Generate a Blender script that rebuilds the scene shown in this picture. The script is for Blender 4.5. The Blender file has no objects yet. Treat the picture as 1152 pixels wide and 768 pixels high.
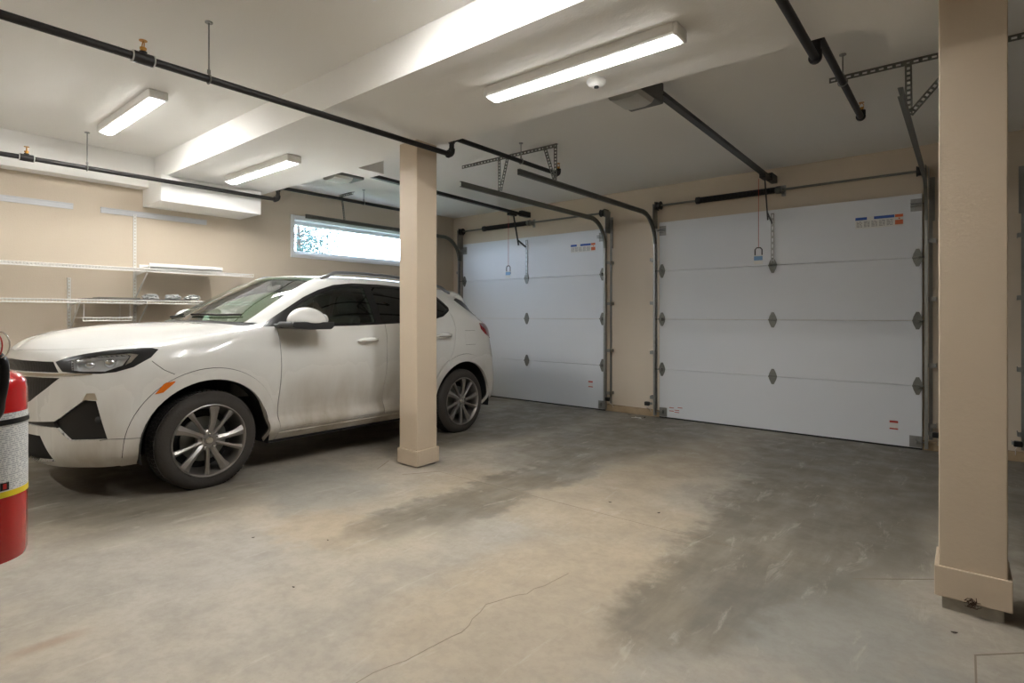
import bpy, bmesh, math, random
from mathutils import Vector, Matrix, kdtree
from mathutils.bvhtree import BVHTree
from mathutils.geometry import interpolate_bezier
random.seed(7)
PI = math.pi
sc = bpy.context.scene
COL = sc.collection
FLOOR_SLOPE = 0.02
YD = 6.62                                    # inner face of the garage doors
def fz(y): return FLOOR_SLOPE * (YD - y)     # the slab falls towards the doors

# ------------------------------------------------------------------ materials
def srgb(r, g, b):
    f = lambda c: (c / 255 / 12.92) if c / 255 <= .04045 else ((c / 255 + .055) / 1.055) ** 2.4
    return (f(r), f(g), f(b), 1)
def mat(name, color, rough=.6, metal=0, coat=0, emit=None, estr=0, bump=0, bscale=40, var=0, vscale=3, spec=None):
    m = bpy.data.materials.new(name); m.use_nodes = True
    nt = m.node_tree; b = nt.nodes['Principled BSDF']
    b.inputs['Base Color'].default_value = color
    b.inputs['Roughness'].default_value = rough
    b.inputs['Metallic'].default_value = metal
    b.inputs['Coat Weight'].default_value = coat
    if spec is not None: b.inputs['Specular IOR Level'].default_value = spec
    if emit:
        b.inputs['Emission Color'].default_value = emit; b.inputs['Emission Strength'].default_value = estr
    tc = nt.nodes.new('ShaderNodeTexCoord')
    if var:
        n = nt.nodes.new('ShaderNodeTexNoise'); n.inputs['Scale'].default_value = vscale; n.inputs['Detail'].default_value = 6
        nt.links.new(tc.outputs['Object'], n.inputs['Vector'])
        mx = nt.nodes.new('ShaderNodeMix'); mx.data_type = 'RGBA'
        mx.inputs[6].default_value = tuple(c * (1 - var) for c in color[:3]) + (1,)
        mx.inputs[7].default_value = tuple(min(1, c * (1 + var)) for c in color[:3]) + (1,)
        nt.links.new(n.outputs['Fac'], mx.inputs[0]); nt.links.new(mx.outputs[2], b.inputs['Base Color'])
    if bump:
        n2 = nt.nodes.new('ShaderNodeTexNoise'); n2.inputs['Scale'].default_value = bscale; n2.inputs['Detail'].default_value = 4
        nt.links.new(tc.outputs['Object'], n2.inputs['Vector'])
        bp = nt.nodes.new('ShaderNodeBump'); bp.inputs['Strength'].default_value = bump; bp.inputs['Distance'].default_value = .01
        nt.links.new(n2.outputs['Fac'], bp.inputs['Height']); nt.links.new(bp.outputs['Normal'], b.inputs['Normal'])
    return m
def glass(name, tint, gloss=.12, rough=.02):
    """tinted pane: tinted transmission plus mirror reflection by fresnel"""
    m = bpy.data.materials.new(name); m.use_nodes = True
    nt = m.node_tree; nt.nodes.clear()
    out = nt.nodes.new('ShaderNodeOutputMaterial'); tr = nt.nodes.new('ShaderNodeBsdfTransparent'); gl = nt.nodes.new('ShaderNodeBsdfGlossy')
    tr.inputs[0].default_value = tint; gl.inputs['Roughness'].default_value = rough
    fr = nt.nodes.new('ShaderNodeFresnel'); fr.inputs[0].default_value = 1.5
    ad = nt.nodes.new('ShaderNodeMath'); ad.operation = 'ADD'; ad.inputs[1].default_value = gloss; ad.use_clamp = True
    mx = nt.nodes.new('ShaderNodeMixShader')
    ge = nt.nodes.new('ShaderNodeNewGeometry'); bk = nt.nodes.new('ShaderNodeMath'); bk.operation = 'SUBTRACT'; bk.inputs[0].default_value = 1
    mu = nt.nodes.new('ShaderNodeMath'); mu.operation = 'MULTIPLY'          # a thin pane never reflects totally from its inner face
    nt.links.new(ge.outputs['Backfacing'], bk.inputs[1]); nt.links.new(fr.outputs[0], ad.inputs[0])
    nt.links.new(ad.outputs[0], mu.inputs[0]); nt.links.new(bk.outputs[0], mu.inputs[1]); nt.links.new(mu.outputs[0], mx.inputs[0])
    nt.links.new(tr.outputs[0], mx.inputs[1]); nt.links.new(gl.outputs[0], mx.inputs[2]); nt.links.new(mx.outputs[0], out.inputs[0])
    return m

M = {}
M['ceiling'] = mat('ceiling_paint', srgb(236, 234, 229), .85, bump=.15, bscale=90)
M['wall'] = mat('beige_wall_paint', srgb(203, 189, 169), .8, bump=.12, bscale=120, var=.03, vscale=2)
M['column'] = mat('beige_column_paint', srgb(201, 184, 161), .55, bump=.1, bscale=60, var=.03, vscale=3)
M['trim'] = mat('white_trim', srgb(225, 226, 226), .45)
M['door'] = None
M['galv'] = mat('galvanised_steel', srgb(150, 150, 146), .42, metal=.85, var=.15, vscale=30)
M['galv_dark'] = mat('dull_galvanised_steel', srgb(118, 118, 112), .5, metal=.7, var=.15, vscale=20)
M['white_metal'] = mat('white_coated_wire', srgb(226, 224, 218), .4)
M['black'] = mat('black_painted_steel', srgb(24, 24, 24), .4, var=.2, vscale=12)
M['pipe'] = mat('black_iron_pipe', srgb(38, 35, 34), .5, metal=.3, var=.25, vscale=25)
M['blackplastic'] = mat('black_plastic', srgb(20, 20, 21), .35)
M['satin'] = mat('satin_dark_plastic', srgb(45, 46, 48), .45)
M['brass'] = mat('brass', srgb(190, 140, 70), .35, metal=1)
M['rubber'] = mat('tyre_rubber', srgb(60, 56, 52), .8, bump=.2, bscale=80, var=.2, vscale=6)
M['tread'] = mat('tread_rubber', srgb(40, 38, 37), .85)
M['rim'] = mat('gunmetal_alloy', srgb(158, 154, 150), .38, metal=.85, var=.12, vscale=8)
M['rimdark'] = mat('dark_rim_pocket', srgb(34, 34, 36), .5)
M['silver'] = mat('silver', srgb(200, 198, 194), .22, metal=1)
M['chrome'] = mat('chrome', srgb(225, 225, 225), .1, metal=1)
M['red'] = mat('fire_red_enamel', srgb(190, 8, 12), .22, coat=.5)
M['redplastic'] = mat('red_plastic', srgb(190, 40, 35), .35)
M['orange'] = mat('orange_lens', srgb(226, 116, 30), .25, coat=.5)
M['taillens'] = mat('red_tail_lens', srgb(138, 16, 20), .12, coat=1)
M['yellow'] = mat('yellow_band', srgb(232, 205, 40), .4)
M['blue'] = mat('blue_print', srgb(35, 80, 160), .5)
M['orangeprint'] = mat('orange_print', srgb(205, 95, 40), .5)
M['paper'] = mat('paper', srgb(214, 212, 206), .6)
M['redprint'] = mat('red_print', srgb(180, 60, 45), .6)
M['lamp'] = mat('light_diffuser', (1, 1, 1, 1), .5, emit=(1, .99, .975, 1), estr=5)
M['led'] = mat('led_strip', (1, 1, 1, 1), .5, emit=(1, .99, .975, 1), estr=125)
M['lamphouse'] = mat('fixture_white', srgb(235, 234, 230), .4)
M['concrete'] = mat('raw_concrete', srgb(160, 154, 142), .85, bump=.5, bscale=30, var=.25, vscale=14)
M['seat'] = mat('dark_seat_cloth', srgb(38, 38, 42), .8)
M['cabin'] = mat('cabin_lining', srgb(66, 64, 62), .8)
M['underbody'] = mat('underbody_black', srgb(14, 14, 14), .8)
M['leaf'] = mat('tree_leaf', srgb(52, 78, 74), .7, var=.3, vscale=4)
M['bark'] = mat('bark', srgb(70, 60, 52), .9)
M['grass'] = mat('outdoor_grass', srgb(96, 110, 80), .95, var=.3, vscale=2)
M['greyplastic'] = mat('grey_opener_housing', srgb(92, 92, 92), .5)
M['lens'] = mat('frosted_lens', srgb(172, 170, 162), .35)
M['clear'] = glass('clear_window_glass', (.95, .96, .98, 1), .0)
M['wsglass'] = glass('green_windshield', (.66, .88, .74, 1), .20)
M['frontglass'] = glass('front_door_glass', (.56, .72, .63, 1), .05)
M['darkglass'] = glass('privacy_glass', (.035, .04, .045, 1), .06)
M['lampglass'] = glass('headlamp_cover', (.85, .87, .88, 1), .02)
M['film'] = glass('clear_plastic_film', (.75, .8, .82, 1), .15, .2)

def door_material():
    m = mat('white_garage_door_skin', srgb(214, 216, 218), .45)
    nt = m.node_tree; b = nt.nodes['Principled BSDF']; tc = nt.nodes.new('ShaderNodeTexCoord')
    w = nt.nodes.new('ShaderNodeTexWave'); w.wave_type = 'BANDS'; w.bands_direction = 'X'; w.wave_profile = 'SAW'
    w.inputs['Scale'].default_value = 3.0
    bp = nt.nodes.new('ShaderNodeBump'); bp.inputs['Strength'].default_value = .08; bp.inputs['Distance'].default_value = .004
    nt.links.new(tc.outputs['Object'], w.inputs['Vector']); nt.links.new(w.outputs['Fac'], bp.inputs['Height'])
    nt.links.new(bp.outputs['Normal'], b.inputs['Normal'])
    return m
M['door'] = door_material()

def car_paint():
    """white paint with road dust that thickens on the lower flanks (a fixed coat on the body)"""
    m = mat('white_car_paint', srgb(232, 232, 228), .22, coat=.8)
    nt = m.node_tree; b = nt.nodes['Principled BSDF']; tc = nt.nodes.new('ShaderNodeTexCoord')
    sep = nt.nodes.new('ShaderNodeSeparateXYZ'); nt.links.new(tc.outputs['Object'], sep.inputs[0])
    n = nt.nodes.new('ShaderNodeTexNoise'); n.inputs['Scale'].default_value = 3.5; n.inputs['Detail'].default_value = 7
    mp = nt.nodes.new('ShaderNodeMapping'); mp.inputs['Scale'].default_value = (1, 1, .35)
    nt.links.new(tc.outputs['Object'], mp.inputs[0]); nt.links.new(mp.outputs[0], n.inputs['Vector'])
    mr = nt.nodes.new('ShaderNodeMapRange'); mr.inputs[1].default_value = .95; mr.inputs[2].default_value = .40
    mr.inputs[3].default_value = 0; mr.inputs[4].default_value = .95
    nt.links.new(sep.outputs['Z'], mr.inputs[0])
    mu = nt.nodes.new('ShaderNodeMath'); mu.operation = 'MULTIPLY'
    mr2 = nt.nodes.new('ShaderNodeMapRange'); mr2.inputs[1].default_value = .2; mr2.inputs[2].default_value = .62
    nt.links.new(n.outputs['Fac'], mr2.inputs[0])
    nt.links.new(mr.outputs[0], mu.inputs[0]); nt.links.new(mr2.outputs[0], mu.inputs[1])
    mx = nt.nodes.new('ShaderNodeMix'); mx.data_type = 'RGBA'
    mx.inputs[6].default_value = srgb(233, 233, 229); mx.inputs[7].default_value = srgb(164, 153, 136)
    nt.links.new(mu.outputs[0], mx.inputs[0]); nt.links.new(mx.outputs[2], b.inputs['Base Color'])
    r = nt.nodes.new('ShaderNodeMapRange'); r.inputs[3].default_value = .2; r.inputs[4].default_value = .6
    nt.links.new(mu.outputs[0], r.inputs[0]); nt.links.new(r.outputs[0], b.inputs['Roughness'])
    r2 = nt.nodes.new('ShaderNodeMapRange'); r2.inputs[3].default_value = .8; r2.inputs[4].default_value = .1
    nt.links.new(mu.outputs[0], r2.inputs[0]); nt.links.new(r2.outputs[0], b.inputs['Coat Weight'])
    return m
M['paint'] = car_paint()

# ------------------------------------------------------------------ mesh helpers
class MB:
    def __init__(s): s.bm = bmesh.new()
    def _q(s, vs, faces):
        v = [s.bm.verts.new(p) for p in vs]
        for f in faces:
            try: s.bm.faces.new([v[i] for i in f])
            except ValueError: pass
        return v
    def box(s, a, b, bev=0, mx=None):
        x0, y0, z0 = a; x1, y1, z1 = b
        P = [Vector(p) for p in ((x0,y0,z0),(x1,y0,z0),(x1,y1,z0),(x0,y1,z0),(x0,y0,z1),(x1,y0,z1),(x1,y1,z1),(x0,y1,z1))]
        if mx is not None: P = [mx @ p for p in P]
        t = bmesh.new(); v = [t.verts.new(p) for p in P]
        for f in ((3,2,1,0),(4,5,6,7),(0,1,5,4),(1,2,6,5),(2,3,7,6),(3,0,4,7)): t.faces.new([v[i] for i in f])
        if bev: bmesh.ops.bevel(t, geom=t.edges[:], offset=bev, segments=2, affect='EDGES', profile=.5)
        s.add(t); return s
    def add(s, t):
        m = bpy.data.meshes.new('t'); t.to_mesh(m); t.free(); s.bm.from_mesh(m); bpy.data.meshes.remove(m)
    def bar(s, p0, p1, w, h, up=(0, 0, 1)):
        """rectangular bar from p0 to p1, w across, h along up"""
        p0 = Vector(p0); p1 = Vector(p1); t = (p1 - p0).normalized(); up = Vector(up)
        sd = t.cross(up)
        if sd.length < 1e-4: sd = t.cross(Vector((1, 0, 0)))
        sd.normalize(); u = sd.cross(t).normalized()
        vs = []
        for p in (p0, p1):
            for a, b in ((-1,-1),(1,-1),(1,1),(-1,1)): vs.append(p + sd * a * w / 2 + u * b * h / 2)
        s._q(vs, ((0,1,2,3),(7,6,5,4),(0,4,5,1),(1,5,6,2),(2,6,7,3),(3,7,4,0))); return s
    def tube(s, pts, r, n=12, caps=True, closed=False):
        pts = [Vector(p) for p in pts]; N = len(pts); rings = []
        rr = r if isinstance(r, (list, tuple)) else [r] * N
        ref = None
        for i, p in enumerate(pts):
            if closed: t = (pts[(i + 1) % N] - pts[i - 1])
            else: t = pts[min(i + 1, N - 1)] - pts[max(i - 1, 0)]
            t.normalize()
            if ref is None:
                ref = Vector((0, 0, 1)) if abs(t.z) < .9 else Vector((1, 0, 0))
            a = (ref - t * ref.dot(t)).normalized(); ref = a; b = t.cross(a)
            rings.append([s.bm.verts.new(p + (a * math.cos(2*PI*k/n) + b * math.sin(2*PI*k/n)) * rr[i]) for k in range(n)])
        for i in range(N if closed else N - 1):
            A = rings[i]; B = rings[(i + 1) % N]
            for k in range(n):
                s.bm.faces.new((A[k], A[(k+1) % n], B[(k+1) % n], B[k]))
        if caps and not closed:
            s.bm.faces.new(rings[0][::-1]); s.bm.faces.new(rings[-1])
        return s
    def lathe(s, prof, c=(0, 0, 0), axis='z', n=32, closed=False):
        """prof: (radius, height)"""
        c = Vector(c); rings = []
        def P(r, h, a):
            x, y = r * math.cos(a), r * math.sin(a)
            return c + {'z': Vector((x, y, h)), 'y': Vector((x, h, y)), 'x': Vector((h, x, y))}[axis]
        for r, h in prof:
            if r < 1e-5: rings.append([s.bm.verts.new(P(0, h, 0))])
            else: rings.append([s.bm.verts.new(P(r, h, 2*PI*k/n)) for k in range(n)])
        for i in range(len(rings) - 1 + (1 if closed else 0)):
            A, B = rings[i], rings[(i + 1) % len(rings)]
            for k in range(n):
                k2 = (k + 1) % n
                if len(A) == 1 and len(B) == 1: continue
                if len(A) == 1: s.bm.faces.new((A[0], B[k2], B[k]))
                elif len(B) == 1: s.bm.faces.new((A[k], A[k2], B[0]))
                else: s.bm.faces.new((A[k], A[k2], B[k2], B[k]))
        return s
    def prism(s, poly, h0, h1, fn):
        """poly 2D outline, extruded h0..h1; fn(a,b,h)->xyz"""
        A = [s.bm.verts.new(fn(a, b, h0)) for a, b in poly]; B = [s.bm.verts.new(fn(a, b, h1)) for a, b in poly]
        n = len(poly); s.bm.faces.new(A[::-1]); s.bm.faces.new(B)
        for i in range(n): s.bm.faces.new((A[i], A[(i+1) % n], B[(i+1) % n], B[i]))
        return s
    def sweep(s, prof, path):
        """prof (a along X, b along the in-plane normal), path of (x,y,z) lying in a YZ plane"""
        path = [Vector(p) for p in path]; N = len(path); rings = []
        for i, p in enumerate(path):
            t = path[min(i+1, N-1)] - path[max(i-1, 0)]; t.normalize()
            nn = Vector((0, -t.z, t.y))
            rings.append([s.bm.verts.new(p + Vector((a, 0, 0)) + nn * b) for a, b in prof])
        n = len(prof)
        for i in range(N - 1):
            for k in range(n): s.bm.faces.new((rings[i][k], rings[i][(k+1) % n], rings[i+1][(k+1) % n], rings[i+1][k]))
        s.bm.faces.new(rings[0][::-1]); s.bm.faces.new(rings[-1]); return s
    def perf(s, p0, p1, w, th, nrm, pitch=.05, hole=.55):
        """slotted steel strip: two rails and the bridges between the slots"""
        p0 = Vector(p0); p1 = Vector(p1); L = (p1 - p0).length; t = (p1 - p0) / L; nv = Vector(nrm).normalized()
        sd = t.cross(nv).normalized()
        rw = w * .28
        for sg in (-1, 1): s.bar(p0 + sd * sg * (w - rw) / 2, p1 + sd * sg * (w - rw) / 2, rw, th, nv)
        n = max(1, int(L / pitch))
        for k in range(n + 1):
            c = p0 + t * (L * k / n); hw = pitch * (1 - hole) / 2
            a = c - t * hw if k else c; b = c + t * hw if k < n else c
            s.bar(a, b, w - rw, th * .98, nv)
        return s
    def build(s, name, m, parent=None, smooth=False, bevel=0, ang=35):
        bmesh.ops.recalc_face_normals(s.bm, faces=s.bm.faces[:])
        me = bpy.data.meshes.new(name)
        if parent is not None:
            off = Vector(parent.get('_o', (0, 0, 0)))
            bmesh.ops.translate(s.bm, verts=s.bm.verts[:], vec=-off)
        s.bm.to_mesh(me); s.bm.free()
        o = bpy.data.objects.new(name, me); COL.objects.link(o)
        for mm in (m if isinstance(m, (list, tuple)) else [m]): me.materials.append(M[mm] if isinstance(mm, str) else mm)
        if smooth:
            for p in me.polygons: p.use_smooth = True
            me.set_sharp_from_angle(angle=math.radians(ang))
        if bevel:
            bv = o.modifiers.new('bevel', 'BEVEL'); bv.width = bevel; bv.segments = 2; bv.limit_method = 'ANGLE'; bv.angle_limit = .6
        if parent is not None:
            o.parent = parent; o['_o'] = parent.get('_o', (0, 0, 0))
        return o

def thing(name, label, cat, loc=(0, 0, 0), group=None, local=False):
    """an Empty at a thing's base; its parts are authored in world space (or in local space)"""
    o = bpy.data.objects.new(name, None); COL.objects.link(o); o.location = loc; o.empty_display_size = .1
    o['label'] = label; o['category'] = cat
    if group: o['group'] = group
    o['_o'] = (0, 0, 0) if local else tuple(loc)
    return o
def tag(o, label, cat, group=None):
    o['label'] = label; o['category'] = cat
    if group: o['group'] = group
    return o
def struct(o, label=None):
    o['kind'] = 'structure'
    if label: o['label'] = label
    return o
def origin_to(o, p):
    """move a mesh object's origin to p without moving the shape"""
    p = Vector(p); o.data.transform(Matrix.Translation(-p)); o.location = p; return o
def copy_tree(o, parent=None):
    c = o.copy(); COL.objects.link(c)
    if parent is not None: c.parent = parent
    for ch in list(o.children): copy_tree(ch, c)
    return c
def arc(c, r, a0, a1, n, fn): return [fn(c[0] + r * math.cos(a0 + (a1-a0)*k/n), c[1] + r * math.sin(a0 + (a1-a0)*k/n)) for k in range(n + 1)]
M['stem'] = mat('stained_concrete_stem', srgb(168, 146, 116), .85, bump=.5, bscale=25, var=.35, vscale=9)
M['bag'] = mat('pale_plastic_bag', srgb(176, 180, 178), .3, coat=.3, var=.25, vscale=30)
M['greyprint'] = mat('grey_print', srgb(150, 148, 144), .6)
M['tagblue'] = mat('tag_blue', srgb(110, 150, 190), .5)
M['railgrey'] = mat('grey_white_rail', srgb(200, 201, 203), .4)
def catmull_(P, n):
    out = []
    for i in range(1, len(P)-2):
        p0, p1, p2, p3 = P[i-1], P[i], P[i+1], P[i+2]
        for k in range(n):
            t = k/n; out.append(.5*((2*p1) + (p2-p0)*t + (2*p0-5*p1+4*p2-p3)*t*t + (3*p1-p0-3*p2+p3)*t**3))
    out.append(P[-2]); return out
HOSE = [(-1.76,.20,1.205),(-1.72,.222,1.213),(-1.688,.246,1.205),(-1.679,.253,1.184),(-1.679,.253,1.149),(-1.685,.248,1.106),(-1.696,.242,1.069),(-1.708,.200,1.03),(-1.715,.17,.98)]
SKY = 6.0; EXPO = 1.47
M['reflector'] = mat('lamp_reflector', srgb(225, 225, 226), .3, metal=.6, bump=.6, bscale=35)
M['lampsilver'] = mat('lamp_silver', srgb(190, 180, 160), .3, metal=.6)
M['railgreymetal'] = mat('satin_roof_rail', srgb(150, 152, 155), .35, metal=.7)
def mesh_mat(name, c1, c2, sc_):
    m = mat(name, c1, .35); nt = m.node_tree; b = nt.nodes['Principled BSDF']; tc = nt.nodes.new('ShaderNodeTexCoord')
    mp = nt.nodes.new('ShaderNodeMapping'); mp.inputs['Scale'].default_value = (sc_, sc_, sc_*1.6); v = nt.nodes.new('ShaderNodeTexVoronoi'); v.feature = 'DISTANCE_TO_EDGE'; v.inputs['Randomness'].default_value = 0
    nt.links.new(tc.outputs['Object'], mp.inputs[0]); nt.links.new(mp.outputs[0], v.inputs['Vector'])
    r = nt.nodes.new('ShaderNodeMapRange'); r.inputs[1].default_value = .10; r.inputs[2].default_value = .2
    mx = nt.nodes.new('ShaderNodeMix'); mx.data_type = 'RGBA'; mx.inputs[6].default_value = c1; mx.inputs[7].default_value = c2
    nt.links.new(v.outputs['Distance'], r.inputs[0]); nt.links.new(r.outputs[0], mx.inputs[0]); nt.links.new(mx.outputs[2], b.inputs['Base Color'])
    bp = nt.nodes.new('ShaderNodeBump'); bp.invert = True; bp.inputs['Distance'].default_value = .01; nt.links.new(r.outputs[0], bp.inputs['Height']); nt.links.new(bp.outputs['Normal'], b.inputs['Normal'])
    return m
M['grillemesh'] = mesh_mat('black_grille_mesh', srgb(44, 44, 46), srgb(6, 6, 7), 26)
def label_mat():
    m = mat('printed_label', srgb(205, 205, 200), .45); nt = m.node_tree; b = nt.nodes['Principled BSDF']; tc = nt.nodes.new('ShaderNodeTexCoord')
    sp = nt.nodes.new('ShaderNodeSeparateXYZ'); nt.links.new(tc.outputs['Object'], sp.inputs[0])
    mu = nt.nodes.new('ShaderNodeMath'); mu.operation = 'MULTIPLY'; mu.inputs[1].default_value = 210; nt.links.new(sp.outputs['Z'], mu.inputs[0])
    fr = nt.nodes.new('ShaderNodeMath'); fr.operation = 'FRACT'; nt.links.new(mu.outputs[0], fr.inputs[0])
    gt = nt.nodes.new('ShaderNodeMath'); gt.operation = 'GREATER_THAN'; gt.inputs[1].default_value = .5; nt.links.new(fr.outputs[0], gt.inputs[0])
    fl_ = nt.nodes.new('ShaderNodeMath'); fl_.operation = 'FLOOR'; nt.links.new(mu.outputs[0], fl_.inputs[0])
    cb = nt.nodes.new('ShaderNodeCombineXYZ'); 
    m2 = nt.nodes.new('ShaderNodeMath'); m2.operation = 'MULTIPLY'; m2.inputs[1].default_value = 9.7; nt.links.new(fl_.outputs[0], m2.inputs[0])
    nt.links.new(sp.outputs['X'], cb.inputs[0]); nt.links.new(sp.outputs['Y'], cb.inputs[1]); nt.links.new(m2.outputs[0], cb.inputs[2])
    n = nt.nodes.new('ShaderNodeTexNoise'); n.inputs['Scale'].default_value = 200; nt.links.new(cb.outputs[0], n.inputs['Vector'])
    g2 = nt.nodes.new('ShaderNodeMath'); g2.operation = 'GREATER_THAN'; g2.inputs[1].default_value = .46; nt.links.new(n.outputs['Fac'], g2.inputs[0])
    m3 = nt.nodes.new('ShaderNodeMath'); m3.operation = 'MULTIPLY'; nt.links.new(gt.outputs[0], m3.inputs[0]); nt.links.new(g2.outputs[0], m3.inputs[1])
    mx = nt.nodes.new('ShaderNodeMix'); mx.data_type = 'RGBA'; mx.inputs[6].default_value = srgb(222, 222, 218); mx.inputs[7].default_value = srgb(172, 174, 176)
    nt.links.new(m3.outputs[0], mx.inputs[0]); nt.links.new(mx.outputs[2], b.inputs['Base Color']); return m
M['exlabel'] = label_mat()
# ------------------------------------------------------------------ floor material
def floor_material():
    m = bpy.data.materials.new('stained_concrete_slab'); m.use_nodes = True
    nt = m.node_tree; L = nt.links.new; b = nt.nodes['Principled BSDF']
    tc = nt.nodes.new('ShaderNodeTexCoord')
    def math_(op, a, c=None, clamp=False):
        n = nt.nodes.new('ShaderNodeMath'); n.operation = op; n.use_clamp = clamp
        for i, v in enumerate((a, c)):
            if v is None: continue
            if isinstance(v, (int, float)): n.inputs[i].default_value = v
            else: L(v, n.inputs[i])
        return n.outputs[0]
    def noise(scale, detail=6, vec=None, rough=.55, dist=0):
        n = nt.nodes.new('ShaderNodeTexNoise'); n.inputs['Scale'].default_value = scale; n.inputs['Detail'].default_value = detail
        n.inputs['Roughness'].default_value = rough; n.inputs['Distortion'].default_value = dist
        L(vec or tc.outputs['Object'], n.inputs['Vector']); return n
    def mix(f, a, c):
        n = nt.nodes.new('ShaderNodeMix'); n.data_type = 'RGBA'
        if isinstance(f, (int, float)): n.inputs[0].default_value = f
        else: L(f, n.inputs[0])
        for i, v in ((6, a), (7, c)):
            if isinstance(v, tuple): n.inputs[i].default_value = v
            else: L(v, n.inputs[i])
        return n.outputs[2]
    def rng(v, a, c, lo=0, hi=1):
        n = nt.nodes.new('ShaderNodeMapRange'); n.interpolation_type = 'SMOOTHSTEP'
        L(v, n.inputs[0]); n.inputs[1].default_value = a; n.inputs[2].default_value = c
        n.inputs[3].default_value = lo; n.inputs[4].default_value = hi; return n.outputs[0]
    wob = noise(1.6, 5); sw = nt.nodes.new('ShaderNodeSeparateColor'); L(wob.outputs['Color'], sw.inputs[0])
    wob2 = noise(9, 5); sw2 = nt.nodes.new('ShaderNodeSeparateColor'); L(wob2.outputs['Color'], sw2.inputs[0])
    sp = nt.nodes.new('ShaderNodeSeparateXYZ'); L(tc.outputs['Object'], sp.inputs[0])
    wx = math_('ADD', math_('MULTIPLY', math_('SUBTRACT', sw.outputs[0], .5), .5), math_('MULTIPLY', math_('SUBTRACT', sw2.outputs[0], .5), .3))
    wy = math_('ADD', math_('MULTIPLY', math_('SUBTRACT', sw.outputs[1], .5), .6), math_('MULTIPLY', math_('SUBTRACT', sw2.outputs[1], .5), .35))
    X = math_('ADD', sp.outputs[0], wx); Y = math_('ADD', sp.outputs[1], wy)
    def blob(cx, cy, rx, ry, soft=.35, x=None, y=None, rot=0):
        dx = math_('SUBTRACT', x or X, cx); dy = math_('SUBTRACT', y or Y, cy)
        if rot:
            ca, sa = math.cos(rot), math.sin(rot)
            dx, dy = math_('ADD', math_('MULTIPLY', dx, ca), math_('MULTIPLY', dy, sa)), math_('SUBTRACT', math_('MULTIPLY', dy, ca), math_('MULTIPLY', dx, sa))
        d = math_('SQRT', math_('ADD', math_('POWER', math_('ABSOLUTE', math_('DIVIDE', dx, rx)), 2.4), math_('POWER', math_('ABSOLUTE', math_('DIVIDE', dy, ry)), 2.4)))
        return rng(d, 1 + soft, 1 - soft)
    def un(l):
        r = l[0]
        for q in l[1:]: r = math_('MAXIMUM', r, q)
        return r
    big = noise(.9, 4); med = noise(4.5, 8, rough=.62); fine = noise(45, 4); 
    base = mix(rng(big.outputs['Fac'], .35, .65), srgb(168, 161, 149), srgb(178, 167, 149))
    base = mix(rng(med.outputs['Fac'], .35, .7, 0, .55), base, srgb(152, 146, 136))
    # rust-tan stains and cool bare patches
    tan = un([blob(-2.15, 3.0, 1.0, .45), blob(-1.35, 2.0, .5, .8), blob(-2.75, 1.8, .35, .25), blob(-1.9, 4.6, .35, 1.5, .5)])
    base = mix(math_('MULTIPLY', tan, .38), base, srgb(180, 158, 126))
    cool = un([blob(-.45, 2.55, .35, .45), blob(-3.6, 2.2, .6, .35), blob(-.1, 2.0, .3, .3)])
    base = mix(math_('MULTIPLY', cool, .6), base, srgb(146, 146, 140))
    base = mix(math_('MULTIPLY', blob(-2.545, .48, .035, .10, .8, x=math_('ADD', sp.outputs[0], math_('MULTIPLY', wx, .2)), y=sp.outputs[1]), .5), base, srgb(150, 118, 84))
    # tyre-dirt lanes left by the wheels of parked cars, from the doors to the parking spots
    streakv = nt.nodes.new('ShaderNodeMapping'); streakv.inputs['Scale'].default_value = (5, 1.1, 1); L(tc.outputs['Object'], streakv.inputs[0])
    streak = noise(1.6, 8, vec=streakv.outputs[0], rough=.6)
    dark = un([blob(-2.52, 3.4, .26, 1.55, .3, rot=.02), blob(-2.75, 5.4, .62, 1.7, .35), blob(-.85, 2.45, .25, .62, .4, rot=-.1), blob(-.7, 4.5, .6, 1.9, .25), blob(-.92, 3.3, .30, .9, .3), blob(-.6, 5.6, .95, 1.4, .35),
               blob(-4.3, 1.3, .75, .65, .4), blob(-4.2, 5.2, .7, 1.8, .35), blob(-5.8, 3.0, .7, 3.6, .4), blob(.9, 4.5, .75, 2.6, .3), blob(-4.9, .6, .9, .45, .5)])
    dk = math_('MULTIPLY', dark, rng(streak.outputs['Fac'], .3, .6, .66, 1.0))
    base = mix(math_('MULTIPLY', dk, .74), base, srgb(96, 90, 79))
    # general greying towards the doors
    grey = rng(sp.outputs[1], 3.2, 5.6, 0, .5)
    base = mix(grey, base, srgb(112, 106, 96))
    fn2 = noise(26, 8, rough=.7); base = mix(rng(fn2.outputs['Fac'], .42, .62, 0, .17), base, srgb(128, 119, 104))
    # pale scuffs
    scv = nt.nodes.new('ShaderNodeMapping'); scv.inputs['Rotation'].default_value = (0, 0, .5); scv.inputs['Scale'].default_value = (5, 1.3, 1); L(tc.outputs['Object'], scv.inputs[0])
    sc_ = noise(2.2, 9, vec=scv.outputs[0], rough=.7, dist=.6)
    base = mix(rng(sc_.outputs['Fac'], .56, .70, 0, .45), base, srgb(190, 182, 168))
    spk = noise(120, 2); base = mix(rng(spk.outputs['Fac'], .74, .8, 0, .5), base, srgb(70, 64, 56))
    L(base, b.inputs['Base Color'])
    rr = rng(med.outputs['Fac'], .3, .7, .42, .68); L(rr, b.inputs['Roughness']); b.inputs['Specular IOR Level'].default_value = .4
    bp = nt.nodes.new('ShaderNodeBump'); bp.inputs['Strength'].default_value = .25; bp.inputs['Distance'].default_value = .004
    L(math_('ADD', fine.outputs['Fac'], med.outputs['Fac']), bp.inputs['Height']); L(bp.outputs['Normal'], b.inputs['Normal'])
    return m
M['floor'] = floor_material()
M['crack'] = mat('dark_crack', srgb(134, 124, 108), .9)

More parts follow.
